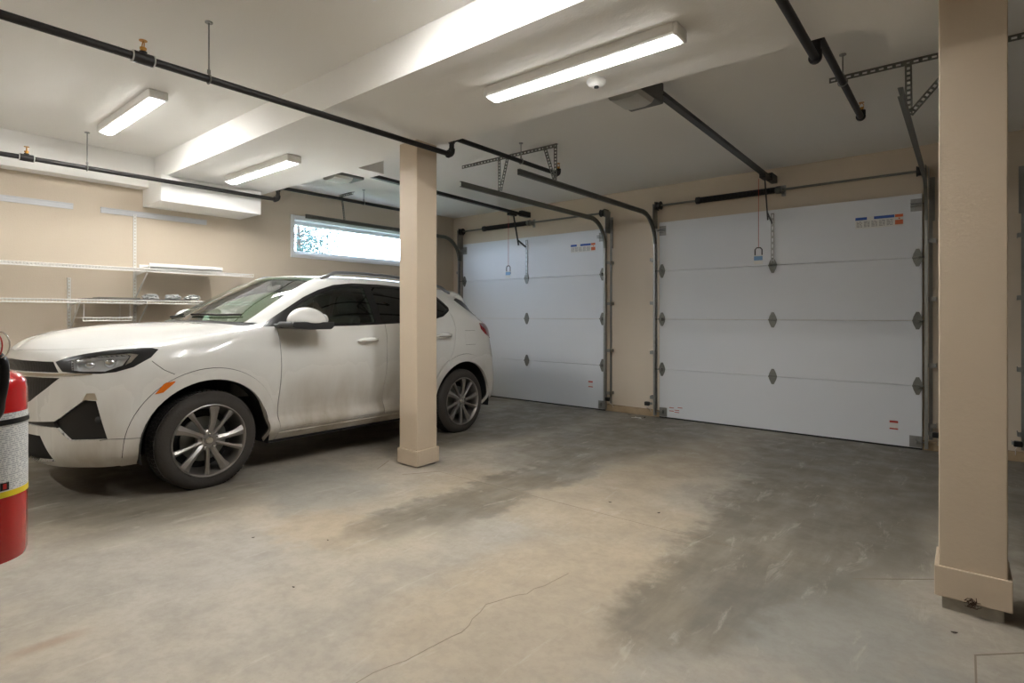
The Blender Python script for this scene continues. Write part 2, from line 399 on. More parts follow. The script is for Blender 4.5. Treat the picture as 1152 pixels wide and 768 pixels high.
# ------------------------------------------------------------------ the room
CZ = 2.94; SZ = 2.703; XL = -6.73; YW = 6.67; XR = 6.5; YF = -3.2
SY0, SY1 = 2.117, 3.165
g = MB(); y0, y1 = YF - .2, YW + .3
vs = [(XL-.2, y0, fz(y0)), (XR+.2, y0, fz(y0)), (XR+.2, y1, fz(y1)), (XL-.2, y1, fz(y1))]
g._q([Vector(v) - Vector((0, 0, .15)) for v in vs] + [Vector(v) for v in vs], ((3,2,1,0),(4,5,6,7),(0,1,5,4),(1,2,6,5),(2,3,7,6),(3,0,4,7)))
struct(g.build('floor', 'floor'))
struct(MB().box((XL-.2, YF-.2, CZ), (XR+.2, YW+.2, CZ+.15)).build('ceiling', 'ceiling'))
struct(MB().box((XL-.2, YW, -.1), (XR+.2, YW+.2, CZ)).build('wall_back', 'wall'))
struct(MB().box((XR, YF-.2, -.1), (XR+.2, YW, CZ)).build('wall_right', 'wall'))
struct(MB().box((XL-.2, YF-.2, -.1), (XR, YF, CZ)).build('wall_front', 'wall'))
# left wall around the long high window
WY0, WY1, WZ0, WZ1 = 3.765, 5.82, 2.09, 2.55
g = MB()
g.box((XL-.22, YF, -.1), (XL, WY0, CZ)); g.box((XL-.22, WY1, -.1), (XL, YW, CZ))
g.box((XL-.22, WY0, -.1), (XL, WY1, WZ0)); g.box((XL-.22, WY0, WZ1), (XL, WY1, CZ))
struct(g.build('wall_left', 'wall'))
w = thing('window_1', 'long high window', 'window', (XL, WY0, WZ0)); struct(w); del w['category']; w['label'] = 'long narrow high window with white casing on left wall'
g = MB(); t = .045
for a, b_ in (((XL, WY0-t, WZ0-t), (XL+.018, WY0, WZ1+t)), ((XL, WY1, WZ0-t), (XL+.018, WY1+t, WZ1+t)), ((XL, WY0, WZ1), (XL+.018, WY1, WZ1+t)), ((XL, WY0, WZ0-t), (XL+.018, WY1, WZ0))): g.box(a, b_)
g.build('casing', 'trim', w, bevel=.003)
g = MB(); t = .012
for a, b_ in (((XL-.2, WY0, WZ0), (XL, WY0+t, WZ1)), ((XL-.2, WY1-t, WZ0), (XL, WY1, WZ1)), ((XL-.2, WY0+t, WZ1-t), (XL, WY1-t, WZ1)), ((XL-.2, WY0+t, WZ0), (XL, WY1-t, WZ0+t))): g.box(a, b_)
g.build('reveal', 'trim', w)
g = MB(); x = XL-.18; t = .045
for a, b_ in (((x, WY0+.012, WZ0+.012), (x+.05, WY0+.012+t, WZ1-.012)), ((x, WY1-.012-t, WZ0+.012), (x+.05, WY1-.012, WZ1-.012)), ((x, WY0+.05, WZ1-.012-t), (x+.05, WY1-.05, WZ1-.012)), ((x, WY0+.05, WZ0+.012), (x+.05, WY1-.05, WZ0+.012+t))): g.box(a, b_)
g.build('sash_frame', 'trim', w, bevel=.004)
MB().box((x+.02, WY0+.05, WZ0+.05), (x+.026, WY1-.05, WZ1-.05)).build('pane', 'clear', w)
# dropped beam with its short stubs, soffit along the left wall and the boxed corner
g = MB(); g.box((XL, SY0, SZ), (XR, SY1, CZ))
g.box((-4.75, SY1, SZ), (-4.49, 3.47, CZ)); g.box((-.304, SY1, SZ), (.35, 3.55, CZ))
struct(g.build('ceiling_beam', 'ceiling'))
struct(MB().box((XL, YF, 2.62), (-6.55, SY0, CZ)).build('wall_soffit', 'ceiling'))
struct(MB().box((XL, SY0-.055, 2.44), (-6.21, 3.08, SZ)).build('duct_soffit', 'ceiling', bevel=.006))
# saw-cut joints and cracks
def floor_strip(name, pts, w, m='crack', label=None):
    g = MB()
    for (x0, y0), (x1, y1) in zip(pts, pts[1:]):
        d = Vector((x1-x0, y1-y0)).normalized(); n = Vector((-d.y, d.x)) * w / 2
        e = d * w * .3; q = [(x0-n.x-e.x, y0-n.y-e.y), (x0+n.x-e.x, y0+n.y-e.y), (x1+n.x+e.x, y1+n.y+e.y), (x1-n.x+e.x, y1-n.y+e.y)]
        g._q([(a, b, fz(b) + .0008) for a, b in q] + [(a, b, fz(b) - .004) for a, b in q], ((3,2,1,0),(4,5,6,7),(0,1,5,4),(1,2,6,5),(2,3,7,6),(3,0,4,7)))
    o = g.build(name, m); struct(o); return o
floor_strip('floor_joint', [(-3.19, 3.0), (-1.94, 3.0)], .003); floor_strip('floor_joint', [(-1.94, 3.0), (-.67, 3.008)], .0035)
floor_strip('floor_joint', [(-.40, 3.0), (-.09, 3.26)], .005)
floor_strip('floor_joint', [(.03, 2.3), (.03, 2.588), (.4, 2.95)], .006)
floor_strip('floor_joint', [(-3.6, 2.72), (-3.75, 2.95)], .006); floor_strip('floor_joint', [(-3.19, 3.0), (-3.33, 2.75)], .005)
random.seed(3)
def crackline(pts, w):
    out = [pts[0]]
    for a, b in zip(pts, pts[1:]):
        n = max(2, int(math.dist(a, b) / .05))
        for k in range(1, n + 1):
            t = k / n; out.append((a[0]+(b[0]-a[0])*t + random.uniform(-.008, .008), a[1]+(b[1]-a[1])*t + random.uniform(-.008, .008)))
    return floor_strip('floor_crack', out, w)
crackline([(-1.56, .9), (-1.523, 1.066), (-1.50, 1.25), (-1.472, 1.504), (-1.50, 1.60), (-1.542, 1.706), (-1.47, 1.9), (-1.434, 2.176)], .0024)

# columns
def column(x0, x1, y0, y1, label, plinth, gap):
    zf = fz(y0); t = thing('column', label, 'column', ((x0+x1)/2, (y0+y1)/2, zf))
    MB().box((x0, y0, zf+gap), (x1, y1, SZ)).build('shaft', 'column', t, bevel=.004)
    e = .014
    g = MB()
    g.box((x0-e, y0-e, zf+gap), (x1+e, y0, zf+gap+.125)); g.box((x0-e, y1, zf+gap), (x1+e, y1+e, zf+gap+.125))
    g.box((x0-e, y0, zf+gap), (x0, y1, zf+gap+.125)); g.box((x1, y0, zf+gap), (x1+e, y1, zf+gap+.125))
    g.build('base_trim', 'column', t, bevel=.003)
    i = .01
    MB().box((x0+i, y0+i, fz(y1)-.03), (x1-i, y1-i, zf+gap), bev=.004).build('concrete_plinth', 'concrete', t)
    return t
c1 = column(-3.607, -3.393, 2.95, 3.165, 'square beige column standing beside the white car', True, .012)
c2 = column(-.084, .133, 2.93, 3.145, 'square beige column on a raw concrete plinth at the right', True, .055)
c3 = column(-1.936, -1.721, -.092, .123, 'square beige column behind the red fire extinguisher, left of the view', True, .012)

# small dry cobweb and leaves at the right column's foot
g = MB(); random.seed(12)
for k in range(26):
    a = random.uniform(0, 2*PI); b_ = random.uniform(0, 2*PI); r = random.uniform(.008, .02)
    c = Vector((.022 + random.uniform(-.012, .012), 2.905 + random.uniform(-.004, .003), fz(2.93) + .062 + random.uniform(-.012, .012)))
    d = Vector((math.cos(a), .3*math.sin(b_), math.sin(a))) * r
    g.tube([c - d, c + Vector((d.z, 0, -d.x)) * .4, c + d], .0012, 5)
tag(g.build('dry_twig_clump', mat('dry_twigs', srgb(70, 52, 40), .9)), 'small clump of dry twigs stuck on the right column base', 'debris')
def leaf(x, y, s, rot, label):
    g = MB(); z = fz(y) + .002
    P = [(-1, 0), (-.5, .35), (.2, .4), (1, 0), (.3, -.35), (-.5, -.3)]
    ca, sa = math.cos(rot), math.sin(rot)
    g.prism(P, 0, .0015, lambda a, b, h: (x + s*(a*ca-b*sa), y + s*(a*sa+b*ca), z + h + .003*abs(a)))
    tag(g.build('dry_leaf', M['dryleaf']), label, 'leaf', None)
M['dryleaf'] = mat('dry_leaf', srgb(62, 50, 40), .9)
for x, y, s, r, l in ((-2.32, .34, .012, .6, 'tiny dark leaf scrap on the floor near bottom left'), (-2.27, 1.27, .008, .3, 'dark speck of leaf on pale floor left of centre'),
                      (-1.80, 3.22, .012, .2, 'left one of two leaf scraps on tan floor behind the crack'), (-1.47, 3.24, .013, 1.2, 'right one of two leaf scraps on tan floor behind the crack'),
                      (-2.62, 1.66, .007, .2, 'dark leaf speck on the floor left of the dark tyre patch'), (-.03, 2.72, .012, .4, 'dark leaf scrap in front of the right column'),
                      (-2.95, 1.42, .008, 1, 'dark speck of leaf nearest the car front wheel')):
    leaf(x, y, s, r, l)

# ------------------------------------------------------------------ ceiling lights
def light_fixture(cx, cy, zt, label, hl=.61):
    t = thing('ceiling_light', label, 'ceiling light', (cx, cy, zt), 'linear ceiling lights')
    hw = .062
    g = MB(); g.prism([(-hw, 0), (hw, 0), (hw-.004, -.045), (hw-.014, -.058), (-hw+.014, -.058), (-hw+.004, -.045)], cx-hl+.012, cx+hl-.012, lambda a, b, h: (h, cy+a, zt+b))
    g.build('housing', 'lamphouse', t)
    e = hw+.004
    for s in (-1, 1): MB().box((cx+s*hl-.012, cy-e, zt-.064), (cx+s*hl+.012, cy+e, zt), bev=.010).build('end_cap', 'lamphouse', t)
    g = MB(); q = hw-.012
    g.prism([(-q, 0), (-q*.9, -.008), (0, -.012), (q*.9, -.008), (q, 0)], cx-hl+.014, cx+hl-.014, lambda a, b, h: (h, cy+a, zt-.059+b))
    g.build('diffuser', 'lamp', t)
    MB().box((cx-hl+.02, cy-.010, zt-.0745), (cx+hl-.02, cy+.010, zt-.0705)).build('led_strip', 'led', t)
    return t
light_fixture(-1.68, 2.60, SZ, 'lit linear light under the beam, right of the left column top')
light_fixture(-5.18, 2.56, SZ, 'lit linear light under the beam, above the white car')
light_fixture(-5.18, 1.50, CZ, 'lit linear light on the recessed ceiling above the shelves')
light_fixture(-1.68, 1.66, CZ, 'lit linear light on the recessed ceiling above the view')
light_fixture(-4.6, -1.2, CZ, 'added unseen linear light on the ceiling behind the view')  # unseen fixture, added to light the near floor and left side

t = thing('smoke_detector', 'small round white smoke detector on the beam beside the long light', 'smoke detector', (-1.703, 2.882, SZ))
MB().lathe([(0, 0), (.055, 0), (.058, -.012), (.052, -.026), (.034, -.038), (0, -.040)], (-1.703, 2.882, SZ), 'z', 32).build('housing', 'lamphouse', t, smooth=True)
MB().lathe([(0, -.038), (.014, -.039), (.015, -.047), (.0, -.049)], (-1.703, 2.882, SZ), 'z', 20).build('sensor_button', 'satin', t, smooth=True)

# ------------------------------------------------------------------ sprinkler pipes
def sprinkler_run(x, ystart, yend, label, heads, rods, rods_hi):
    zl, zh, r = 2.62, 2.765, .0205
    t = thing('sprinkler_pipe', label, 'pipe', (x, ystart, zl), 'black sprinkler pipes')
    ye = SY1 + .062
    MB().tube([(x, ystart, zl), (x, ye-.02, zl)], r, 16).build('lower_pipe', 'pipe', t, smooth=True)
    g = MB(); pts = [(x, ye-.035, zl)] + arc((ye-.035, zl+.035), .035, -PI/2, 0, 6, lambda a, b: (x, a, b)) + [(x, ye, zl+.05)]
    g.tube(pts, r*1.32, 16); g.tube([(x, ye-.045, zl), (x, ye-.03, zl)], r*1.55, 16)
    g.build('elbow', 'pipe', t, smooth=True)
    MB().tube([(x, ye, zl+.045), (x, ye, zh-.05)], r, 16).build('riser', 'pipe', t, smooth=True)
    g = MB(); pts = arc((ye+.035, zh-.035), .035, PI, PI/2, 6, lambda a, b: (x, a, b)); g.tube([(x, ye, zh-.05)] + pts, r*1.32, 16); g.tube([(x, ye+.03, zh), (x, ye+.045, zh)], r*1.55, 16)
    g.build('elbow', 'pipe', t, smooth=True)
    MB().tube([(x, ye+.03, zh), (x, yend-.03, zh)], r, 16).build('upper_pipe', 'pipe', t, smooth=True)
    g = MB(); pts = arc((yend-.035, zh+.035), .035, -PI/2, 0, 6, lambda a, b: (x, a, b)); g.tube(pts + [(x, yend, zh+.055)], r*1.32, 16); g.tube([(x, yend-.045, zh), (x, yend-.03, zh)], r*1.55, 16)
    g.build('elbow', 'pipe', t, smooth=True)
    def head(y, z):
        h = MB(); h.lathe([(0, 0), (.012, 0), (.012, .012), (.016, .012), (.016, .022), (.009, .024), (0, .024)], (x, y, z), 'z', 12)
        for s in (-1, 1): h.tube([(x+s*.012, y, z+.02), (x+s*.016, y, z+.038), (x+s*.004, y, z+.056)], .0028, 6)
        h.lathe([(0, .056), (.019, .057), (.019, .0595), (0, .061)], (x, y, z), 'z', 12)
        o = h.build('sprinkler_head', 'brass', t, smooth=True)
        return o
    head(yend, zh+.055)
    for y in heads:
        MB().tube([(x, y-.045, zl), (x, y-.043, zl), (x, y+.043, zl), (x, y+.045, zl)], [r*1.2, r*1.45, r*1.45, r*1.2], 16).build('tee_fitting', 'pipe', t, smooth=True)
        for s in (-1, 1): MB().tube([(x, y+s*.046, zl), (x, y+s*.05, zl)], r*1.5, 16).build('thread_seal', 'paper', t)
        MB().tube([(x, y, zl), (x, y, zl+.036)], r*.9, 12).build('outlet', 'pipe', t, smooth=True)
        head(y, zl+.034)
    for y, z in [(q, zl) for q in rods] + [(q, zh) for q in rods_hi]:
        g = MB(); g.tube([(x, y, CZ), (x, y, z+.05)], .0045, 8); g.lathe([(0, 0), (.02, 0), (.02, -.006), (0, -.006)], (x, y, CZ), 'z', 16)
        ring = [(x + .026*math.cos(a*PI/8), y, z + .026*math.sin(a*PI/8)) for a in range(16)]
        g.tube(ring, .004, 6, closed=True); g.lathe([(0, 0), (.009, 0), (.009, .022), (0, .022)], (x, y, z+.03), 'z', 6)
        g.build('hanger_rod', 'galv', t)
    return t
sprinkler_run(-6.11, -3.1, 5.35, 'black sprinkler pipe run nearest the left wall', [1.024], [1.439], [4.40])
sprinkler_run(-3.28, -3.1, 4.78, 'long black sprinkler pipe passing across the left column top', [1.008], [1.329], [4.15])
sprinkler_run(-.594, -3.1, 4.84, 'black sprinkler pipe left of the right column at the top', [], [-.5], [4.02])
for x, y, s, r, l in ((-3.35, 6.50, .03, .3, 'brown leaf scraps at the foot of the wall pier, left'), (-3.12, 6.46, .035, 1.9, 'dark leaf scraps at the foot of the wall pier, right')):
    leaf(x, y, s, r, l)
g = MB()
for a, b_, c, d in ((-3.24, 6.34, -3.14, 6.40), (-3.22, 6.40, -3.12, 6.36)): g.bar((a, b_, fz(b_)+.006), (c, d, fz(d)+.006), .012, .006)
tag(g.build('wood_splinters', 'paper'), 'pale splinters lying before the wall pier foot', 'debris')
# ------------------------------------------------------------------ garage doors
DZ = [0.0, .613, 1.244, 1.852, 2.47]
DW = 2.68
def hinge(g, x, z, kind):
    """pressed steel hinge: two pointed leaves over a knuckle"""
    y = YD
    w = .088 if kind == 'mid' else .085
    for s in (-1, 1):
        P = [(-w/2, 0), (w/2, 0), (w/2*.8, s*.035), (.012, s*.085), (-.012, s*.085), (-w/2*.8, s*.035)]
        g.prism(P, y-.006, y, lambda a, b, h: (x+a, h, z+b))
    g.tube([(x-w/2, y-.012, z), (x+w/2, y-.012, z)], .008, 10)
    if kind != 'mid':
        s = 1 if kind == 'right' else -1
        g.box((x-.012, y-.05, z-.016), (x+.012, y-.006, z+.016)); g.tube([(x-.02*s, y-.04, z), (x+.075*s, y-.04, z)], .006, 8)
def small_text(g, x, z, w, h, rows, y=None):
    y = YD - .0012 if y is None else y
    for k in range(rows):
        zz = z - h * (k + .5) / rows; n = random.randint(2, 4); xx = x
        while xx < x + w - .01:
            l = random.uniform(.012, .035); l = min(l, x + w - xx)
            g.box((xx, y-.0006, zz-h/rows*.28), (xx+l, y, zz+h/rows*.28)); xx += l + .006
def garage_door(i, x0, label):
    x1 = x0 + DW; xc = (x0+x1)/2
    t = thing('door_%d' % i, label, 'garage door', (xc, YD, 0)); struct(t); del t['category']
    for k in range(4):
        za, zb = DZ[k] + (.012 if k == 0 else .0015), DZ[k+1] - .0015
        g = MB(); g.box((x0, YD, za), (x1, YD+.045, zb), bev=.0025)
        p = g.build('door_panel', 'door', t)
        g = MB()
    g = MB(); g.prism([(0, 0), (.05, 0), (.05, -.012), (.04, -.022), (.01, -.022), (0, -.012)], x0, x1, lambda a, b, h: (h, YD-.003+a, .016+b))
    g.build('bottom_seal', 'blackplastic', t)
    for k in (1, 2, 3):
        for x, kind in ((x0+.035, 'left'), (xc, 'mid'), (x1-.035, 'right')):
            g = MB(); hinge(g, x, DZ[k], kind); g.build('hinge', 'galv_dark', t)
    for s, x in ((-1, x0), (1, x1)):
        g = MB(); g.box((x-s*.10 if s > 0 else x, YD-.004, .02), (x if s > 0 else x+.10, YD, .13)); g.box((x-s*.05-.01, YD-.05, .06), (x-s*.05+.01, YD-.004, .10))
        g.tube([(x-s*.06, YD-.03, .08), (x+s*.03, YD-.03, .08)], .006, 8); g.build('bottom_bracket', 'galv', t)
        g = MB(); xa, xb = sorted((x, x-s*.09)); g.box((xa, YD-.004, 2.30), (xb, YD, 2.42)); g.box((xa, YD-.07, 2.345), (xb, YD-.004, 2.35)); g.box((xa, YD-.07, 2.37), (xb, YD-.004, 2.374))
        g.tube([(x-s*.05, YD-.06, 2.36), (x+s*.03, YD-.06, 2.36)], .006, 8); g.build('top_bracket', 'galv', t)
    # operator bracket in the middle of the top panel
    g = MB(); g.perf((xc, YD-.012, 1.90), (xc, YD-.012, 2.43), .034, .004, (0, 1, 0), .06); g.box((xc-.017, YD-.012, 1.88), (xc-.013, YD, 2.43)); g.box((xc+.013, YD-.012, 1.88), (xc+.017, YD, 2.43))
    g.build('operator_bracket', 'galv', t)
    # printed label strip near the upper right corner
    sx = x1 - .55
    L_ = MB().box((sx, YD-.001, 2.175), (sx+.40, YD, 2.29)); lab = L_.build('warning_label', 'paper', t)
    lab['label'] = 'white paper label with blue and orange print'
    g = MB(); g.box((sx, YD-.002, 2.262), (sx+.10, YD-.001, 2.29)); g.box((sx+.16, YD-.002, 2.262), (sx+.33, YD-.001, 2.29)); g.build('blue_print', 'blue', lab)
    g = MB(); g.box((sx+.335, YD-.002, 2.262), (sx+.40, YD-.001, 2.29)); g.box((sx+.335, YD-.002, 2.19), (sx+.40, YD-.001, 2.235)); g.box((sx+.362, YD-.002, 2.243), (sx+.376, YD-.001, 2.256)); g.build('orange_print', 'orangeprint', lab)
    g = MB(); random.seed(i)
    for k in range(5): small_text(g, sx+.01+.064*k, 2.25, .05, .062, 5, YD-.001)
    g.build('fine_print', 'greyprint', lab)
    # small red and white sticker low on the door
    lx = x1 - .25 if i != 2 else x1 - .25
    for (qx, qz) in ((x1-.26, .30 if i == 1 else .17),):
        s_ = MB().box((qx, YD-.001, qz), (qx+.07, YD, qz+.085)).build('sticker', 'paper', t)
        g = MB(); g.box((qx, YD-.002, qz+.065), (qx+.07, YD-.001, qz+.085)); g.box((qx, YD-.002, qz), (qx+.07, YD-.001, qz+.012)); g.build('red_print', 'redprint', s_)
    if i == 2:
        g = MB()
        for a, z in ((.13, .135), (.24, .145), (.13, .095), (.20, .11), (.20, .085)): g.box((x0+a, YD-.001, z), (x0+a+.06, YD, z+.008))
        g.build('red_print', 'redprint', t)
    return t
D1 = -6.46; D2 = -2.995; D3 = .47
garage_door(1, D1, 'white four panel garage door behind the parked white car')
garage_door(2, D2, 'white four panel garage door right of the beige wall pier')
garage_door(3, D3, 'white four panel garage door hidden right of the view')

TR = .36; TZ = 2.555
def door_track(xc, s, label):
    """s = +1 when the door is on the +X side of the track (track opens towards it)"""
    y = YD - .055
    t = thing('door_track', label, 'garage door track', (xc, y, .02), 'garage door tracks')
    w, d, k = .026, .052, .003
    prof = [(-w/2, -d/2), (w/2, -d/2), (w/2, -d/2+k), (-w/2+k, -d/2+k), (-w/2+k, d/2-k), (w/2, d/2-k), (w/2, d/2), (-w/2, d/2)]
    if s < 0: prof = [(-a, b) for a, b in prof]
    MB().sweep(prof, [(xc, y, .03), (xc, y, TZ-TR)]).build('vertical_track', 'galv', t)
    pts = arc((y-TR, TZ-TR), TR, 0, PI/2, 14, lambda a, b: (xc, a, b))
    MB().sweep(prof, pts + [(xc, 3.80, TZ)]).build('horizontal_track', 'galv_dark', t)
    # jamb angle and flag bracket behind the track
    e = -s * .03
    g = MB(); g.box((xc+e-.015, YW-.003, .1), (xc+e+.015, YW, 2.2))
    for z in (.25, .82, 1.45, 2.0):
        xa, xb = sorted((xc-s*.012, xc-s*.075)); g.box((xa, y+.01, z-.02), (xb, y+.014, z+.02)); g.box((xb-.004 if s < 0 else xa, y+.01, z-.02), (xb if s < 0 else xa+.004, YW, z+.02))
    g.build('jamb_bracket', 'galv', t)
    g = MB(); xa, xb = sorted((xc-s*.016, xc-s*.019)); g.box((xa, y-.03, 2.40), (xb, YW, 2.70)); xa2, xb2 = sorted((xc-s*.016, xc-s*.062)); g.box((xa2, YW-.004, 2.20), (xb2, YW-.0005, 2.62)); xa3, xb3 = sorted((xc-s*.058, xc-s*.062)); g.box((xa3, YW-.03, 2.20), (xb3, YW-.004, 2.58))
    g.build('flag_bracket', 'galv', t)
    return t
door_track(D1-.035, 1, 'left track of the garage door behind the car')
door_track(D1+DW+.035, -1, 'right track of the garage door behind the car')
door_track(D2-.035, 1, 'left track of the middle garage door, beside the wall pier')
door_track(D2+DW+.035, -1, 'right track of the middle garage door, left of the right column')
door_track(D3-.035, 1, 'left track of the garage door right of the right column')

def spring_set(x0, label):
    x1 = x0 + DW; y = YW - .09; z = 2.675
    t = thing('torsion_spring', label, 'torsion spring', ((x0+x1)/2, y, z), 'torsion spring shafts')
    MB().tube([(x0-.036, y, z), (x1+.036, y, z)], .0125, 12).build('shaft', 'galv_dark', t, smooth=True)
    for s, x in ((-1, x0+.012), (1, x1-.012)):
        MB().lathe([(0, -.03), (.05, -.03), (.05, -.022), (.043, -.018), (.043, .018), (.052, .022), (.052, .03), (0, .03)], (x, y, z), 'x', 24).build('cable_drum', 'black', t, smooth=True)
        g = MB(); xx = x+s*.042; g.box((xx-.002, y-.04, z-.05), (xx+.002, YW, z+.05)); g.lathe([(0, -.006), (.025, -.006), (.025, .004), (0, .004)], (xx, y, z), 'x', 16); g.build('end_bearing_plate', 'galv_dark', t)
    xc = (x0+x1)/2
    # oil tempered spring: coils as ridges
    pr = []; a, b = xc-.80, xc+.04; n = 66
    for k in range(n):
        h = a + (b-a)*k/n; p = (b-a)/n
        pr += [(.030, h), (.036, h+p*.35), (.036, h+p*.65), (.030, h+p*.98)]
    MB().lathe([(0, a)] + pr + [(0, b)], (0, y, z), 'x', 20).build('spring', 'black', t, smooth=True)
    MB().lathe([(0, -.03), (.042, -.03), (.042, .01), (.03, .03), (0, .03)], (a-.02, y, z), 'x', 20).build('winding_cone', 'satin', t, smooth=True)
    MB().lathe([(0, -.03), (.03, -.03), (.042, -.01), (.042, .03), (0, .03)], (b+.02, y, z), 'x', 20).build('stationary_cone', 'galv_dark', t, smooth=True)
    g = MB(); g.box((xc+.10, y-.028, z-.035), (xc+.104, YW, z+.035)); g.box((xc+.08, YW-.004, z-.06), (xc+.125, YW-.0005, z+.06)); g.build('centre_bearing_plate', 'galv', t)
    return t
spring_set(D1, 'black torsion spring on its shaft over the door behind the car')
spring_set(D2, 'black torsion spring on its shaft over the middle garage door')
spring_set(D3, 'torsion spring shaft over the garage door right of the right column')

def sensor(x, s, label):
    y = YD - .10; t = thing('door_sensor', label, 'safety sensor', (x, y, .15), 'door safety sensors')
    g = MB(); xa, xb = sorted((x, x+s*.10)); g.box((xa, y, .165), (xb, y+.004, .195)); g.box((xa, y, .165), (xa+.004, y+.06, .195)); g.build('bracket', 'galv', t)
    MB().box((min(x+s*.03, x+s*.09), y-.045, .155), (max(x+s*.03, x+s*.09), y-.002, .205), bev=.008).build('sensor_body', 'blackplastic', t)
    MB().tube([(x+s*.06, y-.01, .16), (x+s*.08, y+.02, .12), (x+s*.07, y+.09, .09), (x+s*.07, YW-.01, .03)], .003, 6).build('cable', 'paper', t)
    return t
sensor(D1+DW+.05, 1, 'black safety sensor at the left foot of the wall pier')
sensor(D2-.05, -1, 'black safety sensor at the right foot of the wall pier')
sensor(D2+DW+.05, 1, 'black safety sensor at the middle door foot, left of the right column')
sensor(D3-.05, -1, 'black safety sensor just right of the right column')

# concrete stem strip at the foot of the wall piers
for a, b_ in ((D1+DW+.002, D2-.002), (D2+DW+.002, D3-.002)):
    g = MB(); g.box((a, YW-.035, 0), (b_, YW+.01, .085), bev=.004); struct(g.build('baseboard_back', 'stem'))
def hanger_frame(xa, xb, y, downs, label):
    t = thing('track_hanger', label, 'track hanger', ((xa+xb)/2, y, CZ), 'slotted steel hangers for the door tracks')
    g = MB(); g.perf((xa, y, CZ-.017), (xb, y, CZ-.019), .038, .0025, (0, 1, 0), .045); g.box((xa, y, CZ-.003), (xb, y+.03, CZ))
    g.build('ceiling_angle', 'galv_dark', t)
    for xt, xh in downs:
        g = MB(); g.perf((xh, y-.003, CZ-.01), (xt, y-.003, TZ+.030), .038, .0025, (0, 1, 0), .03); g.build('strut', 'galv_dark', t)
    return t
hanger_frame(-4.28, -3.02, 4.37, [(-3.735, -3.74), (-3.72, -3.62), (-3.04, -3.16), (-3.035, -3.03)], 'slotted hanger joining two door tracks right of the left column')
hanger_frame(-.727, .62, 4.37, [(-.275, -.28), (-.27, .02)], 'slotted hanger with V struts left of the right column')
hanger_frame(.70, 1.30, 4.37, [(.44, .74)], 'slotted hanger right of the right column')
hanger_frame(-6.62, -6.30, 4.37, [(-6.495, -6.56)], 'slotted hanger over the window corner')
# galvanised bar over the far end of the first track is part of its hanger

def opener(xc, label):
    z = 2.80
    t = thing('garage_door_opener', label, 'garage door opener', (xc, 3.5, z), 'ceiling mounted garage door openers')
    g = MB(); g.box((xc-.235, 3.30, 2.775), (xc+.02, 3.68, 2.925), bev=.012); g.build('motor_housing', 'greyplastic', t)
    g = MB(); g.prism([(-.12, 0), (-.10, -.028), (-.05, -.042), (.05, -.042), (.10, -.028), (.12, 0)], 3.32, 3.54, lambda a, b, h: (xc-.108+a, h, 2.778+b)); g.build('lamp_lens', 'lens', t, smooth=True)
    g = MB(); g.bar((xc, 3.66, z+.055), (xc, 6.50, z), .03, .035); g.bar((xc, 3.66, z+.035), (xc, 6.50, z-.02), .052, .008); g.build('rail', 'black', t)
    MB().box((xc-.03, 6.46, z-.03), (xc+.03, YW, z+.05)).build('header_bracket', 'black', t)
    MB().box((xc-.03, 6.18, z-.055), (xc+.03, 6.34, z-.012), bev=.006).build('trolley', 'blackplastic', t)
    g = MB(); g.bar((xc-.005, 6.30, z-.03), (xc-.005, 6.42, 2.33), .008, .028, (0, 1, 0)); g.bar((xc-.005, 6.41, 2.40), (xc-.005, YD-.02, 2.32), .008, .026)
    g.build('door_arm', 'black', t)
    g = MB(); g.tube([(xc-.05, 6.24, z-.05), (xc-.052, 6.24, 2.01)], .0025, 6); g.build('release_cord', 'redprint', t)
    g = MB(); g.box((xc-.092, 6.235, 1.895), (xc-.012, 6.245, 1.925)); g.tube([(xc-.087, 6.24, 1.925), (xc-.087, 6.24, 1.995), (xc-.07, 6.24, 2.015), (xc-.034, 6.24, 2.015), (xc-.017, 6.24, 1.995), (xc-.017, 6.24, 1.925)], .006, 6)
    h = g.build('release_handle', 'black', t)
    tg = MB().box((xc-.095, 6.232, 1.84), (xc-.009, 6.234, 1.935)).build('instruction_tag', 'paper', t)
    MB().box((xc-.095, 6.230, 1.88), (xc-.009, 6.2325, 1.925)).build('blue_print', 'tagblue', tg)
    for s in (-1, 1):
        g = MB(); g.perf((xc-.108+s*.1, 3.40, 2.92), (xc-.108+s*.1, 3.40, CZ), .03, .003, (0, 1, 0), .03); g.build('mounting_strap', 'galv', t)
    return t
opener((D1*2+DW)/2+.005, 'black rail opener over the parked car bay')
opener((D2*2+DW)/2+.005, 'black rail opener over the empty middle bay')

# ------------------------------------------------------------------ shelving on the left wall
def wire_shelf(y0, y1, z, depth, label, grp):
    t = thing('wire_shelf', label, 'shelf', (XL, (y0+y1)/2, z), grp)
    xa, xb = XL + .030, XL + depth
    g = MB(); n = int((y1-y0)/.0254)
    for k in range(n + 1):
        y = y0 + (y1-y0)*k/n; g.bar((xa, y, z), (xb, y, z), .0065, .005); g.bar((xb, y, z), (xb, y, z-.03), .006, .003, (0, 1, 0))
    g.build('deck_wires', 'white_metal', t)
    g = MB()
    for x, zz, r in ((xa, z-.003, .0035), (XL+depth*.35, z-.004, .003), (XL+depth*.7, z-.004, .003), (xb, z-.003, .004), (xb, z-.032, .0045)): g.tube([(x, y0, zz), (x, y1, zz)], r, 8)
    g.build('long_rods', 'white_metal', t)
    return t
s1 = wire_shelf(-.6, 3.05, 1.765, .40, 'upper white wire shelf on the left wall', 'wire shelves')
s2 = wire_shelf(-.6, 3.05, 1.445, .40, 'lower white wire shelf on the left wall', 'wire shelves')
s3 = wire_shelf(1.47, 1.86, 1.275, .36, 'short white wire shelf hung low under the lower shelf', 'wire shelves')
